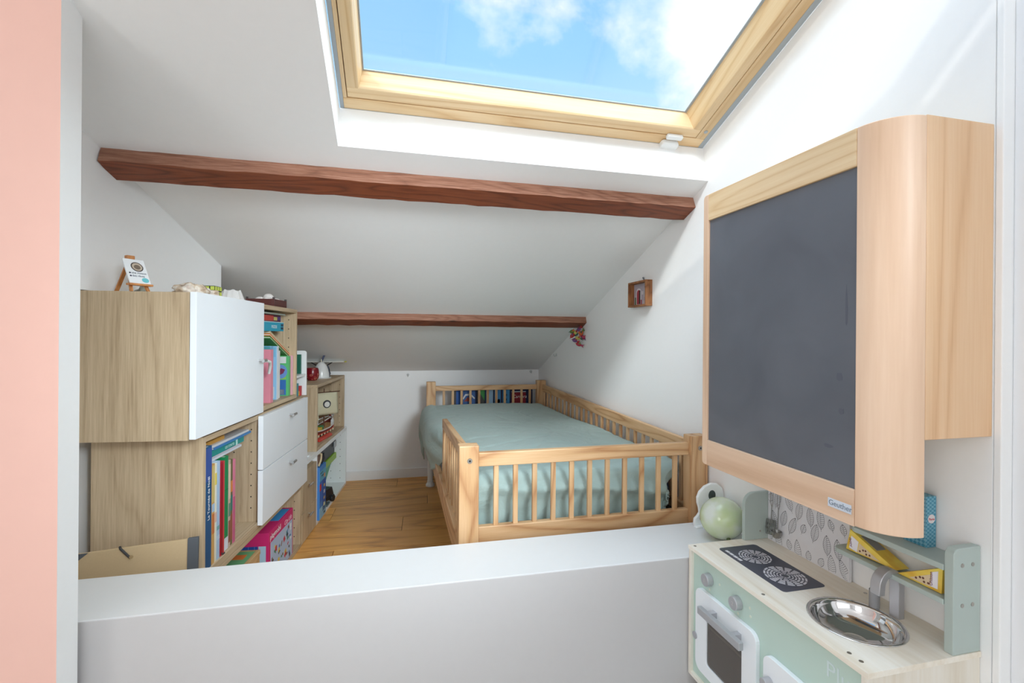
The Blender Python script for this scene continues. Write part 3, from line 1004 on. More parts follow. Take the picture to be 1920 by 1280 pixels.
def book(label, y0, y1, z0, z1, x1, depth, col, group, spine=None, M=None, stripes=(), face=(), name='book', frame=CF):
    """standing book: spine at x1 facing out, thickness y0..y1"""
    o = (x1 - depth / 2, (y0 + y1) / 2, z0)
    fr = frame if M is None else frame @ M
    b = thing(name, label, 'book', o, fr, group)
    t = min(0.0022, (y1 - y0) * 0.2)
    cv = MB()
    cv.box(x1 - t, x1, y0, y1, z0, z1).box(x1 - depth, x1 - t, y0, y0 + t, z0, z1).box(x1 - depth, x1 - t, y1 - t, y1, z0, z1)
    part(b, 'cover', cv, col)
    part(b, 'pages', MB().box(x1 - depth + 0.003, x1 - t - 0.0005, y0 + t + 0.0002, y1 - t - 0.0002, z0 + 0.003, z1 - 0.003), PAGE)
    for (a, c, m_) in stripes:      # bands printed on the spine, heights as fractions
        h = z1 - z0
        part(b, 'spine_band', MB().box(x1, x1 + 0.0006, y0 + 0.0004, y1 - 0.0004, z0 + a * h, z0 + c * h), m_)
    for (xa, xb, a, c, m_) in face:  # patches on the near cover, x as depth behind the spine
        h = z1 - z0
        part(b, 'cover_print', MB().box(x1 - xb, x1 - xa, y0 - 0.0006, y0, z0 + a * h, z0 + c * h), m_)
    return b


GL = 'tall books in the lower oak cabinet'
fz = BZ0 + 0.0245
NAVY, TEAL, TAN, CREAM, PALEB = C(38, 74, 128), C(38, 140, 138), C(206, 160, 96), C(232, 226, 206), C(170, 196, 222)
RED, RED2, GREEN, MULTI, OLIVE, PINKB = C(178, 34, 52), C(206, 72, 76), C(20, 132, 78), C(200, 176, 160), C(110, 104, 66), C(214, 124, 148)
WHT, ORANGE, YEL, BLUE = C(238, 238, 236), C(226, 138, 58), C(226, 204, 90), C(70, 140, 200)
b = book('tall dark blue book with white spine lettering at the near end of the lower shelf', -1.243, -1.205, fz, 0.737, -0.004, 0.20, C(32, 84, 128), GL, stripes=[(0.72, 0.985, C(56, 84, 152))])
text(b, 'spine_lettering', 'La Tournée de Noël', 0.017, (-0.0032, -1.2185, 0.50), (0, 0, 1), (0, -1, 0), WHT, 'LEFT')
book('tan and orange patterned book beside the tall dark blue one', -1.197, -1.180, fz, 0.672, -0.006, 0.19, TAN, GL, stripes=[(0.52, 0.60, PALEB), (0.30, 0.50, C(198, 120, 70)), (0.62, 0.98, C(206, 184, 116))])
book('thin cream book with yellow flecks on the lower shelf', -1.178, -1.166, fz, 0.670, -0.006, 0.19, CREAM, GL, stripes=[(0.78, 0.9, YEL), (0.4, 0.5, C(222, 180, 160))])
book('pale blue speckled book left of the red pair', -1.164, -1.144, fz, 0.672, -0.006, 0.19, PALEB, GL, stripes=[(0.3, 0.34, C(120, 170, 170)), (0.2, 0.24, C(196, 210, 226))])
br = book('crimson book with a dark ribbon marker hanging from it', -1.138, -1.121, fz + 0.0, 0.664, -0.006, 0.17, RED, GL, stripes=[(0.02, 0.98, C(160, 20, 42))])
part(br, 'ribbon_marker', MB().tube([(-0.0055, -1.130, fz + 0.010), (-0.003, -1.130, fz + 0.004), (-0.002, -1.124, fz + 0.003), (-0.003, -1.116, fz + 0.003)], [0.002, 0.002, 0.002, 0.003], 6), C(60, 62, 60), label='dark grey ribbon marker')
book('lighter red book next to the crimson one', -1.119, -1.106, fz, 0.662, -0.008, 0.17, RED2, GL)
book('thick green book with a white foot band', -1.098, -1.070, fz, 0.671, -0.012, 0.18, GREEN, GL, stripes=[(0.0, 0.13, C(216, 216, 226)), (0.64, 0.645, C(12, 96, 56))])
book('speckled brown and white book right of the green one', -1.066, -1.052, fz, 0.652, -0.012, 0.18, MULTI, GL, stripes=[(0.55, 0.95, C(222, 196, 176)), (0.05, 0.3, C(150, 90, 76)), (0.35, 0.5, C(100, 140, 120))])
book('olive patterned thin book near the pink one', -1.050, -1.036, fz, 0.650, -0.012, 0.18, OLIVE, GL, stripes=[(0.06, 0.36, C(152, 92, 70)), (0.4, 0.58, C(60, 120, 110)), (0.62, 0.75, C(216, 130, 70))])
book('thin pink book at the far end of the lower row', -1.032, -1.014, fz, 0.645, -0.012, 0.18, PINKB, GL, stripes=[(0.0, 0.55, C(196, 96, 130))])


def flat_book(label, y0, y1, z0, z1, x1, depth, col, group, tilt=0.0, name='book', stripes=()):
    """book lying flat: spine at x1, runs along y"""
    o = ((x1 - depth / 2), (y0 + y1) / 2, z0)
    M = Matrix.Translation(o) @ Matrix.Rotation(tilt, 4, 'X') @ Matrix.Translation([-c for c in o])
    b = thing(name, label, 'book', o, CF @ M, group)
    t = min(0.0018, (z1 - z0) * 0.2)
    part(b, 'cover', MB().box(x1 - t, x1, y0, y1, z0, z1).box(x1 - depth, x1 - t, y0, y1, z0, z0 + t).box(x1 - depth, x1 - t, y0, y1, z1 - t, z1), col)
    part(b, 'pages', MB().box(x1 - depth + 0.003, x1 - t - 0.0004, y0 + 0.003, y1 - 0.003, z0 + t + 0.0002, z1 - t - 0.0002), PAGE)
    for a, c, m_ in stripes:
        L = y1 - y0
        part(b, 'spine_band', MB().box(x1, x1 + 0.0006, y0 + a * L, y0 + c * L, z0 + 0.0006, z1 - 0.0006), m_)
    return b


GS = 'books lying flat on the lower row'
flat_book('pale grey magazine at the bottom of the flat stack', -1.185, -0.945, 0.6745, 0.6825, -0.02, 0.18, C(204, 206, 214), GS)
flat_book('white thin album in the flat stack', -1.18, -0.950, 0.6830, 0.6885, -0.025, 0.18, C(214, 200, 210), GS)
tb = flat_book('teal green book with pale lettering in the flat stack', -1.17, -0.925, 0.6890, 0.7105, -0.02, 0.17, C(34, 138, 132), GS, stripes=[(0.72, 0.78, C(180, 220, 214))])
text(tb, 'spine_lettering', 'LES CONTES', 0.013, (-0.0185, -1.08, 0.695), (0, 1, 0), (0, 0, 1), C(190, 226, 220))
flat_book('blue thin book above the teal one', -1.165, -0.872, 0.7110, 0.7190, -0.015, 0.17, C(58, 120, 176), GS)
flat_book('pale mottled book near the top of the flat stack', -1.175, -0.885, 0.7195, 0.7275, -0.018, 0.17, C(204, 204, 206), GS)
flat_book('orange brown book on top of the flat stack', -1.19, -1.06, 0.728, 0.741, -0.03, 0.15, C(190, 140, 60), GS)

GU = 'books in the open upper bay'
uz = AZ0 + T + 0.0005
book('pink backed tall book half hidden by the cabinet door', -0.690, -0.662, uz, 1.032, -0.008, 0.17, C(222, 140, 156), GU)
bl = book('large blue book with a striped sea cover in the upper bay', -0.634, -0.604, uz, 1.046, -0.030, 0.17, C(120, 176, 208), GU,
     face=[(0.002, 0.06, 0.9, 0.99, C(84, 160, 170)), (0.006, 0.05, 0.62, 0.76, C(60, 130, 190)), (0.004, 0.05, 0.10, 0.40, C(200, 214, 226)), (0.004, 0.05, 0.02, 0.08, C(206, 130, 80))])
for i in range(9):
    part(bl, 'text_line', MB().box(-0.078, -0.037, -0.6352, -0.6346, 0.845 + i * 0.009, 0.847 + i * 0.009), C(90, 110, 130))
book('pale blue fish picture book with a white back edge', -0.580, -0.556, uz, 1.044, -0.022, 0.17, C(150, 196, 226), GU,
     face=[(0.004, 0.05, 0.80, 0.98, C(130, 186, 214)), (0.010, 0.035, 0.03, 0.24, C(206, 212, 218))], stripes=[(0.0, 1.0, C(222, 226, 230))])
book('thin white book between blue and green books', -0.528, -0.514, uz, 1.022, -0.030, 0.16, C(226, 224, 220), GU)
bg_ = book('green edged book with a blue circle and a white head on its cover', -0.438, -0.412, uz, 0.993, -0.016, 0.16, C(96, 190, 120), GU,
     face=[(0.012, 0.06, 0.82, 0.985, C(226, 226, 226)), (0.012, 0.06, 0.02, 0.40, C(56, 112, 184)), (0.020, 0.052, 0.03, 0.16, C(212, 214, 214)), (0.012, 0.06, 0.42, 0.5, C(150, 200, 90))])
part(bg_, 'cover_print', MB().prism([(-0.052 + 0.030 * math.cos(a * 0.3927), 0.918 + 0.034 * math.sin(a * 0.3927)) for a in range(16)], 'y', -0.4392, -0.438), C(110, 150, 210))
part(bg_, 'cover_print', MB().prism([(-0.068, 0.915), (-0.05, 0.935), (-0.032, 0.928), (-0.040, 0.91), (-0.054, 0.903)], 'y', -0.4398, -0.4392), C(130, 50, 84))
book('pink exercise book against the far panel of the upper bay', -0.405, -0.386, uz, 0.994, -0.012, 0.16, C(230, 160, 176), GU, stripes=[(0.0, 1.0, C(240, 190, 200))])
book('tall brown book hidden in shade behind the door edge', -0.83, -0.79, uz, 1.112, -0.05, 0.15, C(110, 96, 90), GU)
book('tall grey book hidden in shade beside the brown one', -0.785, -0.745, uz, 1.112, -0.05, 0.15, C(120, 124, 130), GU)
book('tall dark red book leaning in shade by the pink one', -0.740, -0.70, uz, 1.112, -0.05, 0.15, C(120, 40, 44), GU)


def game_box(label, y0, y1, z0, z1, x1, depth, col, bands=(), M=None):
    o = (x1 - depth / 2, (y0 + y1) / 2, z0)
    b = thing('game_box', label, 'box', o, CF if M is None else CF @ M, 'flat game boxes in the upper bay')
    part(b, 'carton', MB().box(x1 - depth, x1, y0, y1, z0, z1), col, bevel=0.001)
    L = y1 - y0
    for a, c, e, f, m_ in bands:
        part(b, 'side_print', MB().box(x1, x1 + 0.0008, y0 + a * L, y0 + c * L, z0 + e * (z1 - z0), z0 + f * (z1 - z0)), m_)
    return b
gb1 = game_box('bright turquoise game box lying high in the upper bay', -0.83, -0.470, 1.1125, 1.155, -0.03, 0.16, C(40, 160, 190), [(0.9, 0.985, 0.2, 0.45, C(20, 60, 90)), (0.9, 0.985, 0.55, 0.8, C(20, 60, 90)), (0.0, 1.0, 0.93, 1.0, C(196, 226, 230))])
text(gb1, 'lettering', 'PUZZLE', 0.019, (-0.0290, -0.625, 1.126), (0, 1, 0), (0, 0, 1), C(226, 238, 240))
game_box('dark red and purple game box on the turquoise one', -0.83, -0.495, 1.1555, 1.186, -0.035, 0.15, C(96, 40, 70), [(0.1, 0.72, 0.1, 0.9, C(190, 70, 60)), (0.74, 0.86, 0.2, 0.7, C(200, 190, 110)), (0.88, 0.99, 0.2, 0.8, C(70, 50, 120))])
game_box('thin grey green folder topmost in the upper bay', -0.83, -0.475, 1.1865, 1.194, -0.02, 0.16, C(150, 160, 150))
# two thin albums leaning across the tops of the books
def lean(label, off, col, th):
    L = 0.274
    ang = math.radians(-21)
    M = Matrix.Translation((0, -0.640, 1.104 + off)) @ Matrix.Rotation(ang, 4, 'X')
    b = thing('picture_album', label, 'book', (-0.10, L / 2, 0), CF @ M, 'thin albums leaning over the books')
    part(b, 'cover', MB().box(-0.17, -0.030, 0.0, L, 0, th * 0.25).box(-0.17, -0.030, 0.0, L, th * 0.75, th), col)
    part(b, 'pages', MB().box(-0.165, -0.033, 0.004, L - 0.004, th * 0.27, th * 0.73), PAGE)
    return b
lean('green thin album leaning lowest over the books', -0.024, C(70, 150, 70), 0.010)
lean('orange thin album leaning over the green one', -0.012, C(232, 140, 70), 0.011)
lean('cream thin album leaning on the orange one', 0.0, C(220, 206, 170), 0.009)

# things in the white rack
book('green board standing against the rounded side of the white rack', -0.222, -0.206, 0.8905, 0.992, -0.026, 0.15, C(20, 96, 76), 'books in the white rack', frame=CF)
book('dark teal book in the lower space of the white rack', -0.262, -0.238, 0.7755, 0.842, -0.03, 0.14, C(60, 140, 150), 'books in the white rack')
book('red and yellow comic in the lower space of the white rack', -0.236, -0.210, 0.7755, 0.826, -0.022, 0.14, C(196, 44, 48), 'books in the white rack', face=[(0.004, 0.05, 0.05, 0.5, C(226, 170, 60))])

# floor cubby contents
pb = thing('toy_box', 'pink toy set carton with pictures of little pieces in the floor cubby', 'box', (-0.09, -0.55, 0.018), CF)
PK = C(206, 44, 112)
px0, py0, py1, pz1 = -0.006, -0.702, -0.390, 0.244
part(pb, 'carton', MB().box(-0.20, px0, py0, py1, 0.0185, pz1), PK, bevel=0.0015)
part(pb, 'front_print', MB().box(px0, px0 + 0.0008, py0 + 0.020, py1 - 0.012, 0.022, pz1 - 0.050), C(176, 196, 222))
part(pb, 'end_print', MB().box(-0.17, px0 - 0.045, py0 - 0.0008, py0, 0.022, pz1 - 0.055), C(40, 74, 150), label='blue grid print')
part(pb, 'end_print', MB().box(px0 - 0.042, px0 - 0.012, py0 - 0.0008, py0, 0.022, pz1 - 0.055), C(176, 206, 224))
for i in range(5):
    part(pb, 'grid_line', MB().box(-0.17, px0 - 0.045, py0 - 0.0012, py0 - 0.0008, 0.045 + i * 0.03, 0.047 + i * 0.03), C(90, 130, 200))
    part(pb, 'grid_line', MB().box(-0.165 + i * 0.025, -0.163 + i * 0.025, py0 - 0.0012, py0 - 0.0008, 0.022, pz1 - 0.055), C(90, 130, 200))
part(pb, 'top_print', MB().box(-0.15, px0 - 0.01, -0.56, py1 - 0.02, pz1, pz1 + 0.0008), C(60, 150, 210), label='blue picture print')
text(pb, 'lettering', 'playmobil', 0.034, (px0 + 0.001, py0 + 0.012, pz1 - 0.036), (0, 1, 0), (0, 0, 1), WHT)
text(pb, 'lettering', 'City Life', 0.030, (px0 + 0.001, -0.515, pz1 - 0.042), (0, 1, 0), (0, 0, 1), C(246, 214, 230), shear=0.3)
rr = random.Random(5)
pc = [C(196, 60, 80), C(50, 60, 80), C(70, 120, 180), C(220, 190, 90), C(120, 90, 80), C(60, 130, 110), C(238, 238, 238)]
for i in range(34):
    y_, z_ = rr.uniform(py0 + 0.035, py1 - 0.03), rr.uniform(0.035, pz1 - 0.065)
    w_, h_ = rr.uniform(0.004, 0.014), rr.uniform(0.004, 0.013)
    t_ = rr.uniform(-0.7, 0.7)
    pl = [(y_ + a * math.cos(t_) - c_ * math.sin(t_), z_ + a * math.sin(t_) + c_ * math.cos(t_)) for a, c_ in ((-w_, -h_), (w_, -h_), (w_ * 0.6, h_), (-w_, h_ * 0.7))]
    part(pb, 'print_piece', MB().prism(pl, 'x', px0 + 0.0008, px0 + 0.0013), pc[i % 7])
tbx = thing('wooden_box', 'tan wooden box with a green printed lid in the floor cubby', 'box', (-0.1, -0.97, 0.018), CF)
TW = tanwood(1)
part(tbx, 'box_body', MB().box(-0.19, 0.0, -1.20, -0.815, 0.0185, 0.205), TW, bevel=0.002)
part(tbx, 'lid', MB().box(-0.192, 0.002, -1.202, -0.813, 0.206, 0.224), TW, bevel=0.002)
part(tbx, 'lid_print', MB().box(-0.12, -0.012, -0.95, -0.83, 0.224, 0.2248), C(110, 170, 120), label='green printed paper')
part(tbx, 'lid_print', MB().box(-0.09, -0.03, -0.90, -0.86, 0.2248, 0.2254), C(216, 120, 60))

# kraft folder leaning on the near cabinet side
fd = thing('art_folder', 'large kraft card folder with dark grey cloth spine leaning by the near cabinet', 'folder', (-0.75, 1.62, 0))
def fpt(u, h):    # u along the folder from the left, h up
    return V((-0.905 + 0.335 * u, 1.640 - 0.018 * u + 0.0 * h + 0.020 * h - 0.03, 0.462 * h + 0.028 * u * h))
def slab(u0, u1, h0, h1, off=0.0, th=0.006):
    n_ = V((0.03, -1, 0.05)).normalized()
    q = [fpt(u0, h0), fpt(u1, h0), fpt(u1, h1), fpt(u0, h1)]
    return MB().hexa([p_ + n_ * off for p_ in q], [p_ + n_ * (off + th) for p_ in q])
part(fd, 'board', slab(0.0, 0.915, 0.0, 1.0), plain('kraft_card', srgb(204, 178, 140), 0.8, noise_amt=0.04, nscale=200), bevel=0.0008)
part(fd, 'spine', slab(0.90, 0.985, 0.0, 1.004, -0.002, 0.011), C(88, 92, 98, 0.8), bevel=0.001, label='dark grey cloth spine')
part(fd, 'corner', MB().hexa([fpt(0, .93) + V((0, -.0065, 0)), fpt(0.13, 1.0) + V((0, -.0065, 0)), fpt(0, 1.0) + V((0, -.0065, 0))], [fpt(0, .93) + V((0, -.0075, 0)), fpt(0.13, 1.0) + V((0, -.0075, 0)), fpt(0, 1.0) + V((0, -.0075, 0))]), C(88, 92, 98, 0.8))
q0, q1 = fpt(0.375, 1.0) + V((0, -0.009, 0.0)), fpt(0.455, 0.935) + V((0, -0.009, 0))
part(fd, 'elastic_strap', MB().tube([q0 + V((-0.004, 0.006, 0.003)), q0, q1], 0.0032, 8), C(50, 50, 52))
part(fd, 'eyelet', MB().cyl(q1 + V((0.003, -0.001, 0.004)), q1 + V((0.003, -0.004, 0.004)), 0.005, n=12), C(176, 150, 110))
CABEND = 1

# ------------------------------------------------------------------ toys in the white cubby and the oak cube
gt = thing('toy_carton', 'upright blue illustrated toy carton at the near end of the white cubby', 'box', (-0.05, 0.08, 0.0185), CF)
part(gt, 'carton', MB().box(-0.14, 0.012, 0.022, 0.160, 0.0188, 0.325), C(66, 130, 200), bevel=0.001)
for y0_, y1_, z0_, z1_, c_ in ((0.022, 0.16, 0.022, 0.085, C(150, 196, 222)), (0.085, 0.155, 0.05, 0.235, C(34, 84, 170)), (0.024, 0.08, 0.12, 0.235, C(44, 106, 196)), (0.022, 0.055, 0.185, 0.225, C(206, 66, 60)), (0.024, 0.158, 0.24, 0.30, C(96, 170, 200)), (0.06, 0.13, 0.262, 0.27, C(24, 40, 60)), (0.03, 0.09, 0.283, 0.29, C(24, 40, 60)), (0.11, 0.14, 0.245, 0.268, C(214, 160, 110)),
                               (0.108, 0.135, 0.19, 0.205, C(216, 190, 120)), (0.108, 0.135, 0.15, 0.17, C(210, 210, 214)), (0.108, 0.135, 0.115, 0.13, C(196, 170, 120)), (0.108, 0.135, 0.075, 0.095, C(230, 230, 180)), (0.11, 0.14, 0.03, 0.04, C(20, 30, 50))):
    k_ = 0.0006 if (y1_ - y0_) > 0.05 else 0.0012
    part(gt, 'print_patch', MB().box(0.012, 0.012 + k_, y0_, y1_, z0_, z1_), c_)
cr = thing('brown_satchel', 'small brown and black strapped toy bag lying on the blue carton', 'bag', (-0.06, 0.1, 0.325), CF)
mb = MB(); soft_box(mb, -0.12, 0.004, 0.025, 0.165, 0.3255, 0.392, p=3.0)
part(cr, 'bag_body', mb, C(120, 92, 80), smooth=True)
part(cr, 'strap', MB().tube([(0.0, 0.04, 0.33), (0.008, 0.06, 0.36), (0.004, 0.085, 0.388), (-0.02, 0.095, 0.394)], 0.006, 8), C(206, 186, 150), smooth=True)
part(cr, 'strap', MB().tube([(0.004, 0.09, 0.335), (0.010, 0.115, 0.36), (0.004, 0.13, 0.385)], 0.006, 8), BLACK, smooth=True)

gbn = thing('toy_bin', 'green plastic toy bin with lime green rim in the white cubby', 'storage bin', (-0.16, 0.5, 0.0185), CF)
part(gbn, 'bin_body', MB().hexa([(-0.27, 0.36, 0.0188), (-0.115, 0.40, 0.0188), (-0.115, 0.60, 0.0188), (-0.27, 0.60, 0.0188)], [(-0.285, 0.335, 0.225), (-0.065, 0.335, 0.225), (-0.065, 0.645, 0.225), (-0.285, 0.645, 0.225)]), C(62, 168, 116, 0.4), bevel=0.004)
rim = MB()
rim.box(-0.29, -0.045, 0.315, 0.333, 0.22, 0.262).box(-0.29, -0.045, 0.652, 0.670, 0.22, 0.262).box(-0.063, -0.045, 0.333, 0.652, 0.22, 0.262).box(-0.29, -0.272, 0.333, 0.652, 0.22, 0.262)
part(gbn, 'bin_rim', rim, C(150, 196, 50, 0.4), bevel=0.003, label='lime green rim')
tr_ = thing('dark_tray', 'dark grey plastic tray resting on the green toy bin', 'tray', (-0.16, 0.5, 0.262), CF)
part(tr_, 'tray_body', MB().box(-0.27, -0.055, 0.325, 0.660, 0.2625, 0.345), C(52, 58, 62, 0.45), bevel=0.006)
part(tr_, 'tray_rim', MB().box(-0.275, -0.048, 0.32, 0.665, 0.345, 0.358), C(60, 66, 70, 0.45), bevel=0.004)
part(tr_, 'clip', MB().box(-0.048, -0.040, 0.60, 0.65, 0.31, 0.35), C(176, 180, 184, 0.4), bevel=0.002, label='pale grey clip')

car = thing('toy_truck', 'black toy off-road truck with dark red grille in the white cubby', 'toy car', (-0.05, 0.44, 0.0185), CF @ Matrix.Translation((-0.046, 0.312, 0)) @ Matrix.Rotation(math.radians(-16), 4, 'Z') @ Matrix.Translation((0.05, -0.44, 0)))
# authored with the nose towards -y
bx, by, bz = -0.05, 0.44, 0.0185
DK = C(30, 30, 34, 0.4)
part(car, 'chassis', MB().box(bx - 0.036, bx + 0.036, by - 0.085, by + 0.085, bz + 0.018, bz + 0.038), DK, bevel=0.004)
part(car, 'hood', MB().prism([(by - 0.085, bz + 0.038), (by - 0.082, bz + 0.058), (by - 0.03, bz + 0.064), (by - 0.03, bz + 0.038)], 'x', bx - 0.033, bx + 0.033), DK, bevel=0.003)
part(car, 'cab', MB().hexa([(bx - 0.034, by - 0.03, bz + 0.038), (bx + 0.034, by - 0.03, bz + 0.038), (bx + 0.034, by + 0.08, bz + 0.038), (bx - 0.034, by + 0.08, bz + 0.038)], [(bx - 0.027, by - 0.008, bz + 0.09), (bx + 0.027, by - 0.008, bz + 0.09), (bx + 0.027, by + 0.07, bz + 0.09), (bx - 0.027, by + 0.07, bz + 0.09)]), C(40, 40, 46, 0.3), bevel=0.004)
part(car, 'grille', MB().box(bx - 0.03, bx + 0.03, by - 0.088, by - 0.085, bz + 0.036, bz + 0.054), C(110, 26, 30, 0.4), label='dark red grille')
part(car, 'bumper', MB().box(bx - 0.038, bx + 0.038, by - 0.094, by - 0.084, bz + 0.014, bz + 0.03), C(96, 92, 86, 0.5), bevel=0.003)
for sx_ in (-1, 1):
    for sy_ in (-0.052, 0.052):
        part(car, 'wheel', MB().cyl((bx + sx_ * 0.030, by + sy_, bz + 0.0215), (bx + sx_ * 0.048, by + sy_, bz + 0.0215), 0.021, n=16), BLACK, smooth=True, bevel=0.003)
mb = MB(); soft_box(mb, -0.045, -0.012, 0.18, 0.235, 0.0186, 0.045, p=2.6)
ot = single('orange_toy', 'small orange rubber toy lying before the black truck', 'toy', mb, C(222, 96, 54), (-0.03, 0.2, 0.0186), CF, smooth='all')
single('grey_toy_part', 'small grey paddle shaped toy part on the cubby floor', 'toy', MB().prism(rrect(-0.022, 0.0, 0.245, 0.325, 0.009), 'z', 0.0187, 0.027), C(90, 110, 116), (-0.012, 0.28, 0.0187), CF, bevel=0.002)

# pirate ship
SHIP = CF @ Matrix.Translation((-0.085, 0.36, CZ0 + T)) @ Matrix.Rotation(math.radians(-6), 4, 'Z')
sh = thing('toy_pirate_ship', 'red and white toy sailing ship with cream sails in the oak cube', 'toy ship', (0, 0, 0), SHIP)
rings = []
prof = [(-0.22, 0.030, 0.062), (-0.17, 0.044, 0.058), (-0.08, 0.052, 0.05), (0.04, 0.053, 0.048), (0.13, 0.045, 0.052), (0.19, 0.026, 0.066), (0.225, 0.006, 0.082)]
vs, fs = [], []
for y, hw, zt in prof:
    for q in (-1.0, -0.92, -0.6, 0.0, 0.6, 0.92, 1.0):
        a = abs(q)
        z = 0.004 + (zt - 0.004) * (0 if a == 0 else 0.06 if a < 0.7 else 0.45 if a < 0.95 else 1.0)
        w_ = hw * (0 if a == 0 else 0.62 if a < 0.7 else 0.92 if a < 0.95 else 1.0)
        vs.append((math.copysign(w_, q) if q else 0, y, z))
for k in range(len(prof) - 1):
    for i in range(6):
        fs.append((k * 7 + i, k * 7 + i + 1, k * 7 + 8 + i, k * 7 + 7 + i))
fs += [tuple(range(7)), tuple(range(42, 49))]
part(sh, 'hull', MB().add(vs, fs), C(120, 52, 40, 0.5), smooth=True)
part(sh, 'deck', MB().add([(-0.028, -0.218, 0.05), (0.028, -0.218, 0.05), (0.05, -0.08, 0.044), (0.05, 0.05, 0.043), (0.022, 0.19, 0.054), (-0.022, 0.19, 0.054), (-0.05, 0.05, 0.043), (-0.05, -0.08, 0.044)], [tuple(range(8))]), C(190, 146, 96, 0.6))
for sg_ in (-1, 1):
    part(sh, 'wale', MB().tube([(sg_ * (hw + 0.002), y, zt) for y, hw, zt in prof], 0.004, 6), C(226, 222, 214, 0.5), smooth=True, label='white rail')
    part(sh, 'wale', MB().tube([(sg_ * (hw * 0.95 + 0.003), y, 0.003 + zt * 0.55) for y, hw, zt in prof], 0.0035, 6), C(206, 70, 44, 0.5), smooth=True, label='red stripe')
    for i in range(6):
        y = -0.14 + i * 0.05
        part(sh, 'gun_port', MB().box(sg_ * 0.0535 - 0.002, sg_ * 0.0535 + 0.002, y - 0.008, y + 0.008, 0.020, 0.032), C(232, 216, 180, 0.5))
part(sh, 'stern_cabin', MB().box(-0.032, 0.032, -0.215, -0.12, 0.051, 0.092), C(214, 120, 60, 0.5), bevel=0.003, label='orange stern cabin')
part(sh, 'cabin_roof', MB().box(-0.036, 0.036, -0.22, -0.115, 0.0925, 0.100), C(186, 50, 44, 0.5), bevel=0.003)
part(sh, 'bow_rail', MB().tube([(0.045, 0.10, 0.085), (0.03, 0.17, 0.09), (0.0, 0.215, 0.096), (-0.03, 0.17, 0.09), (-0.045, 0.10, 0.085)], 0.0035, 6), WHITE2, smooth=True)
for x_, y_ in ((0.044, 0.10), (0.038, 0.135), (0.030, 0.17), (0.016, 0.196), (-0.03, 0.17), (-0.044, 0.10)):
    part(sh, 'rail_post', MB().cyl((x_, y_, 0.05), (x_, y_, 0.088), 0.0025, n=6), WHITE2)
part(sh, 'figurehead', MB().ball((0.0, 0.238, 0.105), (0.015, 0.017, 0.02)).tube([(0, 0.21, 0.085), (0, 0.226, 0.095), (0, 0.238, 0.105)], 0.009, 8), WHITE2, smooth=True, label='round white figurehead')
part(sh, 'bowsprit_toy', MB().cyl((0, 0.20, 0.095), (0, 0.205, 0.15), 0.008, n=10).ball((0, 0.205, 0.158), 0.011), C(150, 60, 50), smooth=True, label='little red brown figure at the bow')
part(sh, 'mast', MB().cyl((0.012, 0.056, 0.04), (0.012, 0.056, 0.30), 0.005, 0.0035, n=8), C(96, 60, 40), smooth=True)
part(sh, 'mast', MB().cyl((0.01, -0.125, 0.10), (0.01, -0.125, 0.255), 0.004, 0.003, n=8), C(200, 70, 40), smooth=True, label='red mast')
for z_ in (0.15, 0.18, 0.215, 0.245):
    part(sh, 'mast_ring', MB().ball((0.01, -0.125, z_), 0.0075, 8, 6), C(196, 44, 40), smooth=True)
def sail(nm, c0, u, h, bulge, mat, n=10):
    vs, fs = [], []
    c0, u, h = V(c0), V(u), V(h)
    nr = u.cross(h).normalized()
    for j in range(n + 1):
        for i in range(n + 1):
            a, b_ = i / n, j / n
            taper = 1.0 - 0.10 * b_
            vs.append(c0 + u * ((a - 0.5) * taper) + h * b_ + nr * bulge * math.sin(math.pi * a) * math.sin(math.pi * min(1, b_ * 0.9 + 0.08)))
    for j in range(n):
        for i in range(n):
            k = j * (n + 1) + i
            fs.append((k, k + 1, k + n + 2, k + n + 1))
    ob = part(sh, nm, MB().add(vs, fs), mat, smooth='all')
    md = ob.modifiers.new('t', 'SOLIDIFY'); md.thickness = 0.0015
    return ob
CRM = plain('cream_sailcloth', srgb(214, 208, 178), 0.8, noise_amt=0.05)
sail('sail', (0.022, 0.055, 0.128), (0.125, 0.125, 0.0), (0.0, 0.0, 0.145), 0.020, CRM)
sail('sail', (0.012, -0.135, 0.118), (0.07, 0.02, 0.0), (0.0, 0.0, 0.115), 0.010, CRM)
part(sh, 'sail_roundel', MB().cyl((0.0350, 0.0420, 0.200), (0.0385, 0.0385, 0.200), 0.026, n=20), C(60, 60, 66), label='dark round patch on the sail')
part(sh, 'sail_roundel', MB().cyl((0.0385, 0.0385, 0.198), (0.0394, 0.0376, 0.198), 0.018, n=20), C(226, 226, 220), label='pale round patch on the sail')
part(sh, 'yard', MB().cyl((-0.045, -0.012, 0.275), (0.089, 0.122, 0.275), 0.0035, n=8), C(90, 56, 36), smooth=True)
part(sh, 'crate', MB().box(0.012, 0.04, -0.08, -0.045, 0.044, 0.066), C(216, 180, 70), bevel=0.002, label='yellow crate')
part(sh, 'crate', MB().box(0.006, 0.034, -0.035, -0.005, 0.0435, 0.070), C(60, 130, 80), bevel=0.002, label='green crate')
part(sh, 'launch_ramp', MB().hexa([(0.058, -0.19, 0.002), (0.082, -0.19, 0.002), (0.082, 0.02, 0.002), (0.058, 0.02, 0.002)], [(0.058, -0.19, 0.02), (0.078, -0.19, 0.014), (0.078, 0.02, 0.014), (0.058, 0.02, 0.02)]), C(206, 60, 44), bevel=0.002, label='red side board')
hc = thing('hanging_charm', 'small red and black figure hanging on a cord inside the oak cube', 'charm', (-0.05, 0.15, 0.74), CF)
part(hc, 'cord', MB().cyl((-0.05, 0.15, 0.735), (-0.05, 0.15, CZ1 - T), 0.0018, n=6), BLACK)
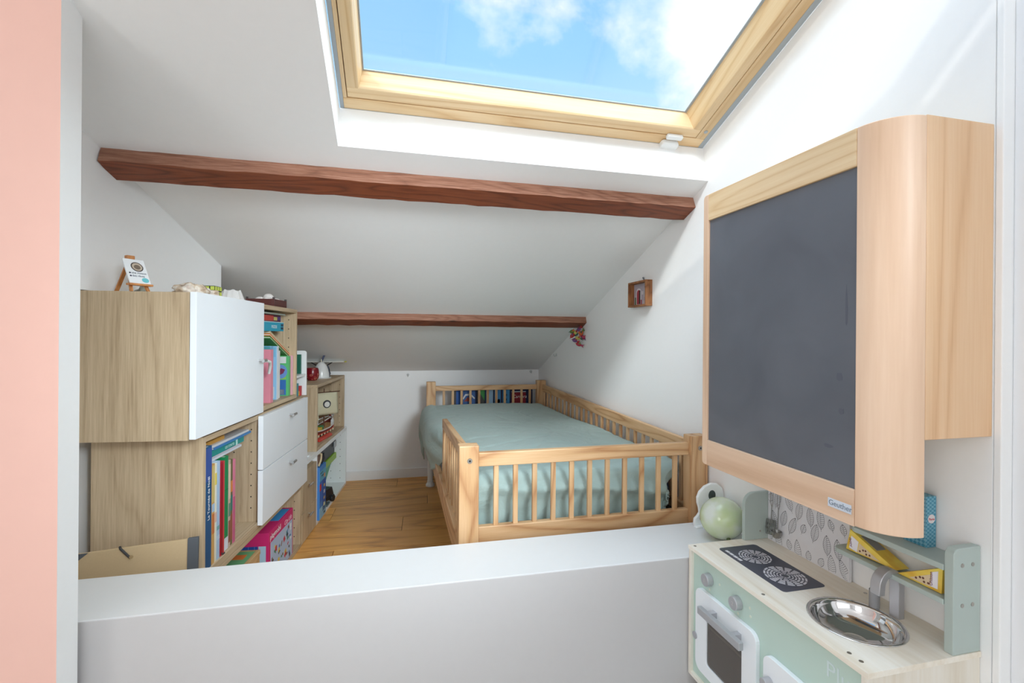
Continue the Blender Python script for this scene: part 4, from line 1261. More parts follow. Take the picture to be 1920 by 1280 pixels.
part(hc, 'figure', MB().lathe([(0.0, 0.0), (0.011, 0.004), (0.013, 0.016), (0.008, 0.028), (0.004, 0.03)], (-0.05, 0.15, 0.692), 12), C(60, 30, 30), smooth=True)
part(hc, 'head', MB().ball((-0.05, 0.15, 0.731), 0.010, 12, 8), C(206, 44, 50), smooth=True, label='red head')

# on the oak cube
zc = CZ1 + 0.0003
mg = thing('red_mug', 'round dark red patterned mug on top of the oak cube', 'mug', (-0.108, 0.29, zc), CF)
mt, nt, p = base_mat('red_glaze')
tc = nt.n('ShaderNodeTexCoord'); ns = nt.n('ShaderNodeTexNoise', i_Scale=45.0, i_Detail=3.0)
nt.l(tc.outputs['Object'], ns.inputs['Vector'])
nt.l(nt.ramp(ns.outputs[0], [(0.0, srgb(110, 10, 24)), (0.56, srgb(128, 16, 30)), (0.62, srgb(200, 120, 100)), (0.68, srgb(116, 12, 26)), (1.0, srgb(60, 8, 14))]), p.inputs['Base Color'])
p.inputs['Roughness'].default_value = 0.25
part(mg, 'mug_body', MB().lathe([(0.0, 0.0), (0.024, 0.0), (0.036, 0.012), (0.042, 0.035), (0.038, 0.066), (0.034, 0.078), (0.031, 0.078), (0.034, 0.06), (0.036, 0.03), (0.0, 0.012)], (-0.108, 0.29, zc), 28), mt, smooth=True)
mb = MB(); mb.tube([(-0.108 + 0.036, 0.29 - 0.02, zc + 0.062), (-0.108 + 0.055, 0.29 - 0.03, zc + 0.055), (-0.108 + 0.058, 0.29 - 0.032, zc + 0.03), (-0.108 + 0.036, 0.29 - 0.02, zc + 0.016)], 0.0045, 8)
dm = thing('white_dome', 'white domed toy cover with a knob on the oak cube', 'toy', (-0.095, 0.45, zc), CF)
part(dm, 'dome', MB().lathe([(0.050, 0.006), (0.049, 0.03), (0.043, 0.06), (0.033, 0.085), (0.018, 0.102), (0.006, 0.108), (0.0, 0.108)], (-0.095, 0.45, zc), 28), plain('glossy_white', srgb(226, 226, 224), 0.2, noise_amt=0.01), smooth=True)
part(dm, 'base_plate', MB().lathe([(0.0, 0.0), (0.062, 0.0), (0.064, 0.004), (0.06, 0.006), (0.0, 0.006)], (-0.095, 0.45, zc), 28), plain('glossy_white', srgb(226, 226, 224), 0.2), smooth=True)
part(dm, 'knob', MB().cyl((-0.095, 0.45, zc + 0.106), (-0.095, 0.45, zc + 0.125), 0.004, 0.003, n=10), C(226, 222, 196), smooth=True)
part(dm, 'dark_trim', MB().tube([(-0.052, 0.47, zc + 0.006), (-0.046, 0.476, zc + 0.03), (-0.052, 0.47, zc + 0.06), (-0.06, 0.468, zc + 0.08)], 0.006, 8), C(60, 66, 76), smooth=True, label='dark grey strip')
pln = thing('toy_plane', 'white winged toy plane with dark propeller behind the white dome', 'toy plane', (-0.13, 0.60, zc), CF @ Matrix.Translation((-0.128, 0.585, 0)) @ Matrix.Rotation(math.radians(6), 4, 'Z') @ Matrix.Translation((0.13, -0.60, 0)))
part(pln, 'wing', MB().prism(rrect(-0.30 + 0.06, 0.02, 0.575, 0.625, 0.012), 'z', zc + 0.098, zc + 0.105), plain('wing_white', srgb(214, 212, 204), 0.4), bevel=0.002)
part(pln, 'wing_tip', MB().box(0.0202, 0.034, 0.585, 0.615, zc + 0.098, zc + 0.105), C(186, 180, 60), bevel=0.002, label='yellow wing tip')
part(pln, 'fuselage', MB().tube([(-0.13, 0.52, zc + 0.075), (-0.13, 0.55, zc + 0.078), (-0.13, 0.62, zc + 0.08), (-0.13, 0.70, zc + 0.082)], [0.012, 0.022, 0.022, 0.006], 12), C(60, 64, 70), smooth=True)
part(pln, 'strut', MB().cyl((-0.06, 0.60, zc + 0.098), (-0.12, 0.60, zc + 0.06), 0.004, n=6), BLACK)
part(pln, 'strut', MB().cyl((-0.20, 0.60, zc + 0.098), (-0.14, 0.60, zc + 0.06), 0.004, n=6), BLACK)
part(pln, 'propeller_blade', MB().hexa([(-0.135, 0.512, zc + 0.08), (-0.122, 0.512, zc + 0.082), (-0.095, 0.512, zc + 0.150), (-0.106, 0.512, zc + 0.154)], [(-0.135, 0.516, zc + 0.08), (-0.122, 0.516, zc + 0.082), (-0.095, 0.516, zc + 0.150), (-0.106, 0.516, zc + 0.154)]), C(60, 66, 96), bevel=0.001)
part(pln, 'wheel_leg', MB().cyl((-0.10, 0.56, zc), (-0.12, 0.56, zc + 0.065), 0.004, n=6), BLACK)
part(pln, 'wheel_leg', MB().cyl((-0.16, 0.56, zc), (-0.14, 0.56, zc + 0.065), 0.004, n=6), BLACK)
part(pln, 'tail_skid', MB().cyl((-0.13, 0.68, zc), (-0.13, 0.68, zc + 0.08), 0.004, n=6), BLACK)

# small dark gadget on the white shelf end
gd = thing('toy_figure', 'tiny black and white toy lying on the near end of the white shelf', 'toy', (-0.03, -0.11, 0.424), CF)
part(gd, 'toy_body', MB().ball((-0.045, -0.135, 0.4365), (0.012, 0.022, 0.012)), BLACK, smooth=True)
part(gd, 'toy_foot', MB().box(-0.03, -0.008, -0.125, -0.10, 0.4245, 0.434), WHITE2, bevel=0.003)

# ------------------------------------------------------------------ on the upper cabinet
zt = AZ1 + 0.0003
def lumpy(name, label, cat, c, r, seed, amp, mat, frame=CF, freq=40, nu=48, nv=28, flat=True):
    mb = MB().ball((0, 0, 0), 1.0, nu, nv)
    sd_ = V((seed * 3.1, seed * 1.7, seed))
    out = []
    for v in mb.v:
        d_ = 1 + amp * noise.noise(v * freq * 0.05 + sd_) * 1.6 + amp * 0.6 * abs(noise.noise(v * freq * 0.14 + sd_))
        q = V((v.x * r[0] * d_, v.y * r[1] * d_, v.z * r[2] * d_))
        if flat: q.z = max(q.z, -r[2] * 0.75)
        out.append(q + V(c) + V((0, 0, r[2] * 0.75)))
    mb.v = out
    return single(name, label, cat, mb, mat, c, frame, smooth='all')
mt, nt, p = base_mat('shell_rock')
tc = nt.n('ShaderNodeTexCoord'); ns = nt.n('ShaderNodeTexNoise', i_Scale=30.0, i_Detail=6.0)
nt.l(tc.outputs['Object'], ns.inputs['Vector'])
nt.l(nt.ramp(ns.outputs[0], [(0.3, srgb(110, 90, 80)), (0.45, srgb(206, 184, 160)), (0.55, srgb(234, 226, 214)), (0.75, srgb(190, 160, 146))]), p.inputs['Base Color'])
p.inputs['Roughness'].default_value = 0.8
SHELL = mt
lumpy('sea_shell', 'rough cream oyster shell lying on the upper cabinet nearest the easel', 'shell', (-0.112, -1.130, zt), (0.046, 0.042, 0.026), 1.3, 0.30, SHELL)
lumpy('sea_shell', 'brown grey spiky shell between the cream shell and the green cube', 'shell', (-0.118, -1.030, zt), (0.046, 0.034, 0.022), 4.3, 0.28, SHELL)
cbz = thing('puzzle_cube', 'black puzzle cube with lime green faces on the upper cabinet', 'puzzle', (-0.125, -0.965, zt), CF)
M_ = C(26, 44, 36)
part(cbz, 'cube_body', MB().box(-0.152, -0.098, -0.992, -0.938, zt, zt + 0.054), M_, bevel=0.003)
for i in range(3):
    for j in range(3):
        part(cbz, 'sticker', MB().box(-0.0982, -0.0972, -0.990 + i * 0.018 + 0.002, -0.990 + i * 0.018 + 0.0155, zt + j * 0.018 + 0.002, zt + j * 0.018 + 0.0155), C(204, 218, 96))
        part(cbz, 'sticker', MB().box(-0.150 + i * 0.018 + 0.002, -0.150 + i * 0.018 + 0.0155, -0.9928, -0.9918, zt + j * 0.018 + 0.002, zt + j * 0.018 + 0.0155), C(70, 150, 110) if i + j < 2 else C(204, 218, 96))
mb = MB()
vs, fs = [], []
N_ = 48
for k, (r_, z_) in enumerate([(0.050, 0.0), (0.047, 0.012), (0.040, 0.032), (0.034, 0.050), (0.032, 0.056)]):
    for i in range(N_):
        a = 2 * math.pi * i / N_
        rr_ = r_ * (1 + 0.045 * math.cos(a * 12))
        vs.append((-0.135 + rr_ * math.cos(a), -0.765 + rr_ * math.sin(a), zt + z_ + (0.003 * math.cos(a * 6) if k == 4 else 0)))
for k in range(4):
    for i in range(N_):
        fs.append((k * N_ + i, k * N_ + (i + 1) % N_, (k + 1) * N_ + (i + 1) % N_, (k + 1) * N_ + i))
fs.append(tuple(range(4 * N_, 5 * N_)))
fs.append(tuple(range(N_))[::-1])
single('white_ceramic', 'white fluted ceramic piece standing on the upper cabinet behind the door', 'ornament', mb.add(vs, fs), plain('matt_ceramic', srgb(226, 224, 222), 0.6), (-0.135, -0.765, zt), CF, smooth=True)
dt = thing('red_brown_dish', 'dark red wooden tray holding white pebbles at the cabinet far end', 'tray', (-0.075, -0.555, zt), CF)
DR = C(86, 40, 36, 0.5)
tx0, tx1, ty0, ty1 = -0.135, -0.015, -0.635, -0.475
part(dt, 'tray_base', MB().box(tx0, tx1, ty0, ty1, zt, zt + 0.006), DR)
for q in ((tx0, tx0 + 0.008, ty0, ty1), (tx1 - 0.008, tx1, ty0, ty1), (tx0 + 0.008, tx1 - 0.008, ty0, ty0 + 0.008), (tx0 + 0.008, tx1 - 0.008, ty1 - 0.008, ty1)):
    part(dt, 'tray_side', MB().box(*q, zt + 0.006, zt + 0.034), DR, bevel=0.001)
for x_ in (tx0 + 0.004, tx1 - 0.004):
    for y_ in (ty0 + 0.004, ty1 - 0.004):
        part(dt, 'corner_knob', MB().cyl((x_, y_, zt + 0.034), (x_, y_, zt + 0.042), 0.005, n=8), C(40, 24, 24))
PEB = plain('white_pebble', srgb(228, 222, 218), 0.6)
for i, (x_, y_, r_) in enumerate(((-0.055, -0.60, 0.022), (-0.045, -0.555, 0.020), (-0.095, -0.58, 0.023), (-0.05, -0.51, 0.021), (-0.10, -0.52, 0.023), (-0.072, -0.545, 0.022))):
    single('pebble', 'white pebble heaped in the dark red tray', 'pebble', MB().ball((x_, y_, zt + 0.0065 + r_ * 0.8 + 0.004 + (0.018 if i == 5 else 0)), (r_, r_ * 1.2, r_ * 0.8), 14, 9), PEB, (x_, y_, zt + 0.007), CF, 'white pebbles in the dark red tray', smooth='all')

# easel
EF = Matrix.Translation((-0.772, 1.652, AZ1 + 0.0003)) @ Matrix.Rotation(math.radians(-34), 4, 'Z')     # x: front of the easel, y: sideways
es = thing('mini_easel', 'miniature wooden easel standing on the near corner of the upper cabinet', 'easel', (0, 0, 0), EF)
EW = easelwood(2)
def bar(p0, p1, w, t, side):
    """flat bar from p0 to p1, w wide along side"""
    p0, p1, sd_ = V(p0), V(p1), V(side).normalized()
    n_ = (p1 - p0).cross(sd_).normalized()
    q = lambda p_: [p_ - sd_ * w / 2 - n_ * t / 2, p_ + sd_ * w / 2 - n_ * t / 2, p_ + sd_ * w / 2 + n_ * t / 2, p_ - sd_ * w / 2 + n_ * t / 2]
    return MB().hexa(q(p0), q(p1))
part(es, 'front_leg', bar((0.036, -0.024, 0.0), (-0.014, -0.007, 0.102), 0.008, 0.005, (0, 1, 0)), EW)
part(es, 'front_leg', bar((0.036, 0.024, 0.0), (-0.014, 0.007, 0.102), 0.008, 0.005, (0, 1, 0)), EW)
part(es, 'rear_leg', bar((-0.075, 0, 0.002), (-0.018, 0, 0.092), 0.010, 0.005, (0, 1, 0)), EW)
part(es, 'tray', MB().box(0.024, 0.044, -0.032, 0.032, 0.018, 0.024), EW, bevel=0.001)
part(es, 'head_block', MB().box(-0.020, -0.006, -0.011, 0.011, 0.098, 0.110), EW, bevel=0.002)
cv = thing('mini_canvas', 'tiny white canvas with an oval sketch and notes resting on the easel', 'picture', (0, 0, 0.03), EF)
up_ = V((-0.44, 0, 0.898)).normalized(); nn_ = V((0.898, 0, 0.44)).normalized()
c0 = V((0.0385, 0, 0.0247))
q = [c0 + V((0, -0.029, 0)), c0 + V((0, 0.029, 0)), c0 + V((0, 0.029, 0)) + up_ * 0.082, c0 + V((0, -0.029, 0)) + up_ * 0.082]
part(cv, 'canvas', MB().hexa([p_ - nn_ * 0.005 for p_ in q], q), plain('canvas_white', srgb(236, 238, 240), 0.7), bevel=0.001)
def on_c(y, h, off=0.0004): return c0 + V((0, y, 0)) + up_ * h + nn_ * off
def disc(y, h, ry, rh, m_, off, nm='sketch'):
    pts = [(y + ry * math.cos(a * math.pi / 10), h + rh * math.sin(a * math.pi / 10)) for a in range(20)]
    return part(cv, nm, MB().hexa([on_c(a, b, 0.0001) for a, b in pts], [on_c(a, b, off) for a, b in pts]), m_)
disc(0.004, 0.056, 0.017, 0.016, C(70, 60, 56), 0.0004); disc(0.004, 0.056, 0.014, 0.013, C(196, 180, 160), 0.0007); disc(0.004, 0.055, 0.009, 0.008, C(120, 104, 90), 0.001)
disc(0.016, 0.012, 0.010, 0.008, C(110, 196, 206), 0.0004, 'blue_blot')
for h_ in (0.034, 0.024):
    disc(-0.021, h_, 0.0025, 0.0025, C(40, 50, 70), 0.0005, 'bullet')
    text(cv, 'handwriting', 'une maison' if h_ > 0.03 else 'des rêves', 0.009, on_c(-0.017, h_ - 0.002, 0.0003), (0, 1, 0), up_, C(60, 74, 92))
gp = thing('glass_pull', 'small clear glass knob lying behind the mini easel leg', 'knob', (-0.03, 0.03, 0), EF)
part(gp, 'knob_head', MB().ball((-0.020, 0.045, 0.0135), (0.013, 0.013, 0.013), 14, 10), plain('clear_glass_knob', srgb(206, 214, 206), 0.1, trans=0.5), smooth=True)
part(gp, 'knob_stem', MB().cyl((-0.032, 0.043, 0.012), (-0.050, 0.040, 0.006), 0.0045, 0.006, n=10), C(150, 156, 150, 0.3), smooth=True)
TOPEND = 1

# ------------------------------------------------------------------ toy kitchen
kt = thing('toy_kitchen', 'sage green and birch toy kitchen with hob and steel sink against the half wall', 'toy kitchen', (0.99, 0.985, 0))
KX0, KX1, KY0, KY1, KZ = 0.850, XR - 0.001, 0.705, 1.266, 0.48
BX, BY, BZ = plyw(0), plyw(1), plyw(2)
SCX, SCY, SR = 0.983, 0.845, 0.090
# counter top with a round cut-out for the bowl
def counter():
    vs, fs = [], []
    n = 48
    cor = []
    for i in range(n):
        a = 2 * math.pi * i / n
        c_, s_ = math.cos(a), math.sin(a)
        tx = ((KX1 - SCX) if c_ > 0 else (SCX - KX0)) / max(1e-6, abs(c_))
        ty = ((KY1 - SCY) if s_ > 0 else (SCY - KY0)) / max(1e-6, abs(s_))
        t_ = min(tx, ty)
        cor.append((SCX + c_ * t_, SCY + s_ * t_))
    # snap nearest samples to the corners
    for cx, cy in ((KX0, KY0), (KX1, KY0), (KX0, KY1), (KX1, KY1)):
        k = min(range(n), key=lambda i: (cor[i][0] - cx) ** 2 + (cor[i][1] - cy) ** 2)
        cor[k] = (cx, cy)
    for z in (KZ - 0.011, KZ):
        for i in range(n):
            a = 2 * math.pi * i / n
            vs.append((SCX + 0.084 * math.cos(a), SCY + 0.084 * math.sin(a), z))
        for p_ in cor:
            vs.append((*p_, z))
    for i in range(n):
        j = (i + 1) % n
        fs += [(2 * n + i, 2 * n + j, 3 * n + j, 3 * n + i), (i, n + i, n + j, j), (n + i, 3 * n + i, 3 * n + j, n + j), (i, j, 2 * n + j, 2 * n + i)]
    return MB().add(vs, fs)
part(kt, 'counter_top', counter(), BY, bevel=0)
part(kt, 'side_panel', MB().box(KX0 + 0.001, KX1, KY0 + 0.002, KY0 + 0.014, 0.10, KZ - 0.011), BZ, bevel=0.0008)
part(kt, 'side_panel', MB().box(KX0 + 0.001, KX1, KY1 - 0.014, KY1 - 0.002, 0.10, KZ - 0.011), BZ, bevel=0.0008)
part(kt, 'bottom_board', MB().box(KX0 + 0.001, KX1, KY0 + 0.014, KY1 - 0.014, 0.10, 0.112), BY, bevel=0.0008)
for x_ in (KX0 + 0.03, KX1 - 0.03):
    for y_ in (KY0 + 0.03, KY1 - 0.03):
        part(kt, 'foot', MB().cyl((x_, y_, 0.0), (x_, y_, 0.10), 0.013, n=14), BZ, smooth=True)
part(kt, 'front_panel', MB().box(KX0 + 0.010, KX0 + 0.018, KY0 + 0.014, KY1 - 0.014, 0.112, KZ - 0.011), SAGEP)
FX = KX0 + 0.010
for x_, y_ in ((KX0 + 0.013, 0.98), (KX0 + 0.013, KY1 - 0.014), (KX0 + 0.02, KY0 + 0.03), (KX1 - 0.012, KY0 + 0.012), (KX1 - 0.02, 0.93), (KX0 + 0.02, 0.76)):
    part(kt, 'screw', MB().cyl((x_, y_, KZ), (x_, y_, KZ + 0.0006), 0.0042, n=12), SCREW)
# knobs
for y_, z_, s_ in ((1.178, 0.418, '1'), (1.062, 0.416, '2')):
    k_ = part(kt, 'knob', MB().cyl((FX, y_, z_), (FX - 0.018, y_, z_), 0.0175, 0.0165, n=28), SILVER, smooth=True, bevel=0.0015, label='silver painted round knob')
    text(k_, 'number', s_, 0.014, (FX - 0.0182, y_ + 0.004, z_ - 0.005), (0, -1, 0), (0, 0, 1), C(206, 200, 200))
PRT = C(214, 222, 206)
for y_, z_ in ((1.135, 0.425), (1.178, 0.390), (1.020, 0.425), (1.018, 0.405), (1.062, 0.388)):
    part(kt, 'dial_mark', MB().cyl((FX, y_, z_), (FX - 0.0006, y_, z_), 0.0035, n=8), PRT)
# oven door with window and handle
DX = FX - 0.012
def frame_yz(x0, x1, oy0, oy1, oz0, oz1, r, wy0, wy1, wz0, wz1, wr):
    """rounded plate with a rounded window"""
    o_ = rrect(oy0, oy1, oz0, oz1, r, 5); i_ = rrect(wy0, wy1, wz0, wz1, wr, 5)
    n = len(o_)
    vs = [(x0, a, b) for a, b in o_] + [(x0, a, b) for a, b in i_] + [(x1, a, b) for a, b in o_] + [(x1, a, b) for a, b in i_]
    fs = []
    for k in range(n):
        j = (k + 1) % n
        fs += [(k, j, n + j, n + k), (2 * n + k, 3 * n + k, 3 * n + j, 2 * n + j), (k, 2 * n + k, 2 * n + j, j), (n + k, n + j, 3 * n + j, 3 * n + k)]
    return MB().add(vs, fs)
od_ = part(kt, 'oven_door', frame_yz(DX, FX - 0.0003, 0.985, 1.226, 0.145, 0.380, 0.024, 1.035, 1.176, 0.180, 0.318, 0.010), WHITE, bevel=0.001, label='white rounded oven door with window')
part(od_, 'door_handle', MB().box(DX - 0.034, DX - 0.020, 1.003, 1.170, 0.334, 0.354), SILVER, bevel=0.002, label='silver bar handle')
part(od_, 'handle_post', MB().box(DX - 0.020, DX, 1.035, 1.05, 0.336, 0.352), SILVER)
part(od_, 'handle_post', MB().box(DX - 0.020, DX, 1.13, 1.145, 0.336, 0.352), SILVER)
part(od_, 'door_window', MB().box(DX + 0.004, DX + 0.006, 1.035, 1.176, 0.180, 0.318), plain('smoked_window', (0.45, 0.40, 0.36), 0.08, trans=0.85, noise_amt=0.0))
part(od_, 'catch', MB().cyl((DX, 1.226, 0.235), (DX - 0.003, 1.226, 0.235), 0.010, n=16), SILVER)
part(kt, 'oven_cavity', MB().box(FX - 0.0002, FX, 1.030, 1.18, 0.175, 0.322), C(96, 82, 74))
part(kt, 'oven_rack', MB().box(FX - 0.003, FX - 0.0004, 1.036, 1.175, 0.284, 0.288), C(206, 190, 170))
dd = part(kt, 'cupboard_door', MB().prism(rrect(0.73, 0.962, 0.145, 0.356, 0.022, 5), 'x', DX, FX - 0.0003), WHITE, bevel=0.001, label='white rounded cupboard door')
part(dd, 'door_knob', MB().cyl((DX, 0.940, 0.300), (DX - 0.020, 0.940, 0.300), 0.011, n=20), SILVER, smooth=True, bevel=0.001, label='silver round knob')
text(kt, 'lettering', 'Plum', 0.046, (FX - 0.0004, 0.803, 0.410), (0, -1, 0), (0, 0, 1), C(206, 222, 222))
part(kt, 'leaf_mark', MB().prism([(0.728, 0.44), (0.716, 0.432), (0.713, 0.418), (0.722, 0.408), (0.733, 0.416), (0.735, 0.43)], 'x', FX - 0.0006, FX), C(120, 140, 136))
# hob plate with printed rings
part(kt, 'hob_plate', MB().prism(rrect(0.919, 1.046, 0.976, 1.222, 0.010, 4), 'z', KZ, KZ + 0.0012), C(72, 74, 88, 0.4), label='dark grey hob plate')
def burner(cx, cy, R_, rows):
    mb = MB()
    z0, z1 = KZ + 0.0012, KZ + 0.0016
    for k in range(rows):
        ro = R_ * (1 - k / (rows + 0.6)); ri = ro - R_ * (0.09 if k < rows - 2 else 0.07) * (1.0 if k < 3 else 0.7)
        nseg = 14 if k < 3 else 10
        for s_ in range(nseg):
            a0 = 2 * math.pi * (s_ + 0.10 + 0.5 * (k % 2) * 0) / nseg; a1 = 2 * math.pi * (s_ + 0.86) / nseg
            am = (a0 + a1) / 2
            pl = [(cx + r_ * math.cos(a), cy + r_ * math.sin(a)) for r_, a in ((ri, a0), (ri, am), (ri, a1), (ro, a1), (ro, am), (ro, a0))]
            mb.prism(pl, 'z', z0, z1)
    return part(kt, 'burner_print', mb, C(214, 214, 222), kind='stuff', label='white dashed burner ring print')
burner(0.986, 1.152, 0.042, 5)
burner(0.984, 1.042, 0.050, 6)
for i in range(4):
    part(kt, 'dash_print', MB().box(0.928, 0.936, 1.190 - i * 0.017, 1.204 - i * 0.017, KZ + 0.0012, KZ + 0.0017), C(226, 226, 230))
# sink bowl
bowl = part(kt, 'sink_bowl', MB().lathe([(0.0, -0.042), (0.040, -0.042), (0.062, -0.037), (0.076, -0.024), (0.0825, -0.008), (0.0845, 0.0015), (0.0915, 0.0022), (0.0925, 0.0004), (0.0865, 0.0003), (0.0830, -0.009), (0.0765, -0.0255), (0.062, -0.039), (0.0, -0.044)], (SCX, SCY, KZ), 48), CHROME, smooth='all', label='polished steel sink bowl')
# faucet: broad ribbon bent over, and a round tap
path = [(1.086, 0.480), (1.086, 0.552)]
for i in range(1, 11):
    a = math.pi * i / 10
    path.append((1.059 + 0.027 * math.cos(a), 0.552 + 0.033 * math.sin(a)))
path.append((1.031, 0.538))
def ribbon(path, y0, y1, t):
    vs, fs = [], []
    for k, (x, z) in enumerate(path):
        a = path[max(k - 1, 0)]; b_ = path[min(k + 1, len(path) - 1)]
        d_ = V((b_[0] - a[0], 0, b_[1] - a[1])).normalized()
        n_ = V((-d_.z, 0, d_.x)) * t / 2
        for y in (y0, y1):
            vs += [V((x, y, z)) - n_, V((x, y, z)) + n_]
    for k in range(len(path) - 1):
        i = 4 * k
        fs += [(i, i + 4, i + 5, i + 1), (i + 2, i + 3, i + 7, i + 6), (i, i + 2, i + 6, i + 4), (i + 1, i + 5, i + 7, i + 3)]
    fs += [(0, 1, 3, 2), (i + 4, i + 6, i + 7, i + 5)]
    return MB().add(vs, fs)
part(kt, 'faucet', ribbon(path, 0.824, 0.846, 0.016), SILVER, smooth=True, bevel=0.0012, label='silver painted bent faucet')
part(kt, 'tap', MB().cyl((1.076, 0.878, KZ), (1.076, 0.878, 0.520), 0.0105, n=20), C(150, 150, 152, 0.4), smooth=True, bevel=0.0008, label='grey round tap')
# uprights, shelves, splash board
part(kt, 'upright', MB().prism(rrect(1.034, 1.128, KZ + 0.0002, 0.625, 0.036, 6, '0001'), 'y', 1.252, 1.264), SAGE, bevel=0.0015)
part(kt, 'upright', MB().prism(rrect(1.060, 1.131, KZ + 0.0002, 0.689, 0.016, 6, '0001'), 'y', 0.7065, 0.723), SAGE, bevel=0.0015)
for x_, z_ in ((1.083, 0.655), (1.110, 0.655), (1.083, 0.576), (1.110, 0.576)):
    part(kt, 'screw', MB().cyl((x_, 0.7065, z_), (x_, 0.7058, z_), 0.0042, n=12), SCREW)
part(kt, 'screw', MB().cyl((1.09, 1.252, 0.505), (1.09, 1.2513, 0.505), 0.003, n=10), SCREW)
part(kt, 'shelf_board', MB().prism(rrect(1.058, 1.116, 0.7235, 0.975, 0.020, 6, '0001'), 'z', 0.572, 0.583), SAGE, bevel=0.0012)
part(kt, 'shelf_board', MB().prism(rrect(1.058, 1.131, 0.7235, 0.930, 0.020, 6, '0001'), 'z', 0.640, 0.652), SAGE, bevel=0.0012)
sp = part(kt, 'splash_board', MB().box(1.1175, 1.1265, 0.978, 1.2515, KZ + 0.0002, 0.70), plain('pale_splash', srgb(222, 222, 226), 0.5, noise_amt=0.01), bevel=0.0008)
lf = MB()
def strip(a, b_, w=0.0009):
    a, b_ = V((a[0], a[1], 0)), V((b_[0], b_[1], 0))
    d_ = (b_ - a); L_ = d_.length
    if L_ < 1e-5: return
    n_ = V((-d_.y, d_.x, 0)) / L_ * w / 2
    q = [a - n_, b_ - n_, b_ + n_, a + n_]
    q = [(p_.x, p_.y) for p_ in q]
    if any(p_[0] < 0.98 or p_[0] > 1.25 or p_[1] < KZ + 0.001 or p_[1] > 0.70 for p_ in q): return
    lf.add([(1.1172, *p_) for p_ in q], [(0, 1, 2, 3)])
def leaf(cy, cz__, L_, W_, ang, veins=9):
    u = V((math.sin(ang), math.cos(ang))); n_ = V((u.y, -u.x))
    P = lambda t, s: (cy + u.x * t + n_.x * s, cz__ + u.y * t + n_.y * s)
    wd = lambda t: W_ / 2 * max(0, 1 - (2 * t / L_) ** 2) ** 0.85 * (1 - 0.25 * t / L_)
    prev = None
    for sg_ in (-1, 1):
        prev = P(-L_ / 2, 0)
        for i in range(1, 13):
            t = -L_ / 2 + L_ * i / 12
            c_ = P(t, sg_ * wd(t)); strip(prev, c_); prev = c_
    strip(P(-L_ / 2 - 0.006, 0), P(L_ / 2, 0), 0.0007)
    for i in range(1, veins):
        t = -L_ / 2 + L_ * i / veins
        for sg_ in (-1, 1):
            strip(P(t, 0), P(t + 0.004, sg_ * wd(t + 0.004) * 0.98), 0.0008)
rl = random.Random(11)
yy_ = 1.245
k = 0
for row in range(4):
    for col_ in range(8):
        cy_ = 1.244 - col_ * 0.036 + (0.018 if row % 2 else 0) + rl.uniform(-0.004, 0.004)
        cz_ = 0.500 + row * 0.056 + rl.uniform(-0.010, 0.010)
        small = rl.random() < 0.3
        leaf(cy_, cz_, 0.028 if small else rl.uniform(0.050, 0.064), 0.018 if small else 0.023, rl.uniform(-0.45, 0.45), 6 if small else 11)
pl_ = part(kt, 'leaf_print', lf, C(92, 94, 100), kind='stuff')
pl_['label'] = 'grey line drawing of leaves on the splash board'
# hanging utensils
UT = C(120, 122, 120, 0.35)
UTM = plain('utensil_metal', (0.35, 0.35, 0.34), 0.3, 0.9)
def utensil(nm, lab, cy, zb, kind):
    ut = thing(nm, lab, 'utensil', (1.105, cy, zb))
    x = 1.108
    part(ut, 'handle', MB().tube([(x, cy + 0.005, 0.66), (x, cy + 0.0045, 0.60), (x, cy, 0.585)], 0.0012, 6).tube([(x, cy - 0.005, 0.66), (x, cy - 0.0045, 0.60), (x, cy, 0.585)], 0.0012, 6).tube([(x, cy, 0.586), (x - 0.002, cy, zb + 0.03)], 0.0016, 6), UTM, smooth=True)
    if kind == 'spatula':
        bl_ = MB()
        M0 = Matrix.Translation((x - 0.004, cy, zb)) @ Matrix.Rotation(math.radians(-12), 4, 'X') @ Matrix.Rotation(math.radians(10), 4, 'Y')
        bl_.M = M0
        w_, h_ = 0.040, 0.044
        ys = [-w_ / 2, -w_ / 2 + 0.007, -0.0085, -0.0035, 0.0035, 0.0085, w_ / 2 - 0.007, w_ / 2]
        zs_ = [0, 0.006, 0.012, 0.017, 0.023, 0.028, 0.034, h_]
        holes = {(1, 1), (3, 1), (5, 1), (1, 3), (3, 3), (5, 3), (1, 5), (3, 5), (5, 5)}
        for i in range(7):
            for j in range(7):
                if (i, j) in holes: continue
                bl_.add([(0, ys[i], zs_[j]), (0, ys[i + 1], zs_[j]), (0, ys[i + 1], zs_[j + 1]), (0, ys[i], zs_[j + 1])], [(0, 1, 2, 3)])
        ob = part(ut, 'blade', bl_, UTM)
        md = ob.modifiers.new('t', 'SOLIDIFY'); md.thickness = 0.0012
    else:
        part(ut, 'scoop', MB().lathe([(0.0, -0.018), (0.009, -0.015), (0.0135, -0.006), (0.0145, 0.004), (0.0135, 0.004), (0.012, -0.006), (0.008, -0.013), (0.0, -0.016)], (x - 0.006, cy, zb + 0.020), 20), UTM, smooth=True)
    part(ut, 'hanging_hook', MB().tube([(x, cy, 0.657), (x + 0.004, cy, 0.664), (x + 0.0085, cy, 0.66)], 0.0012, 6), UTM)
utensil('toy_spatula', 'small slotted metal toy spatula hanging before the leaf pattern', 1.226, 0.503, 'spatula')
utensil('toy_ladle', 'small metal toy ladle hanging beside the slotted spatula', 1.200, 0.500, 'ladle')

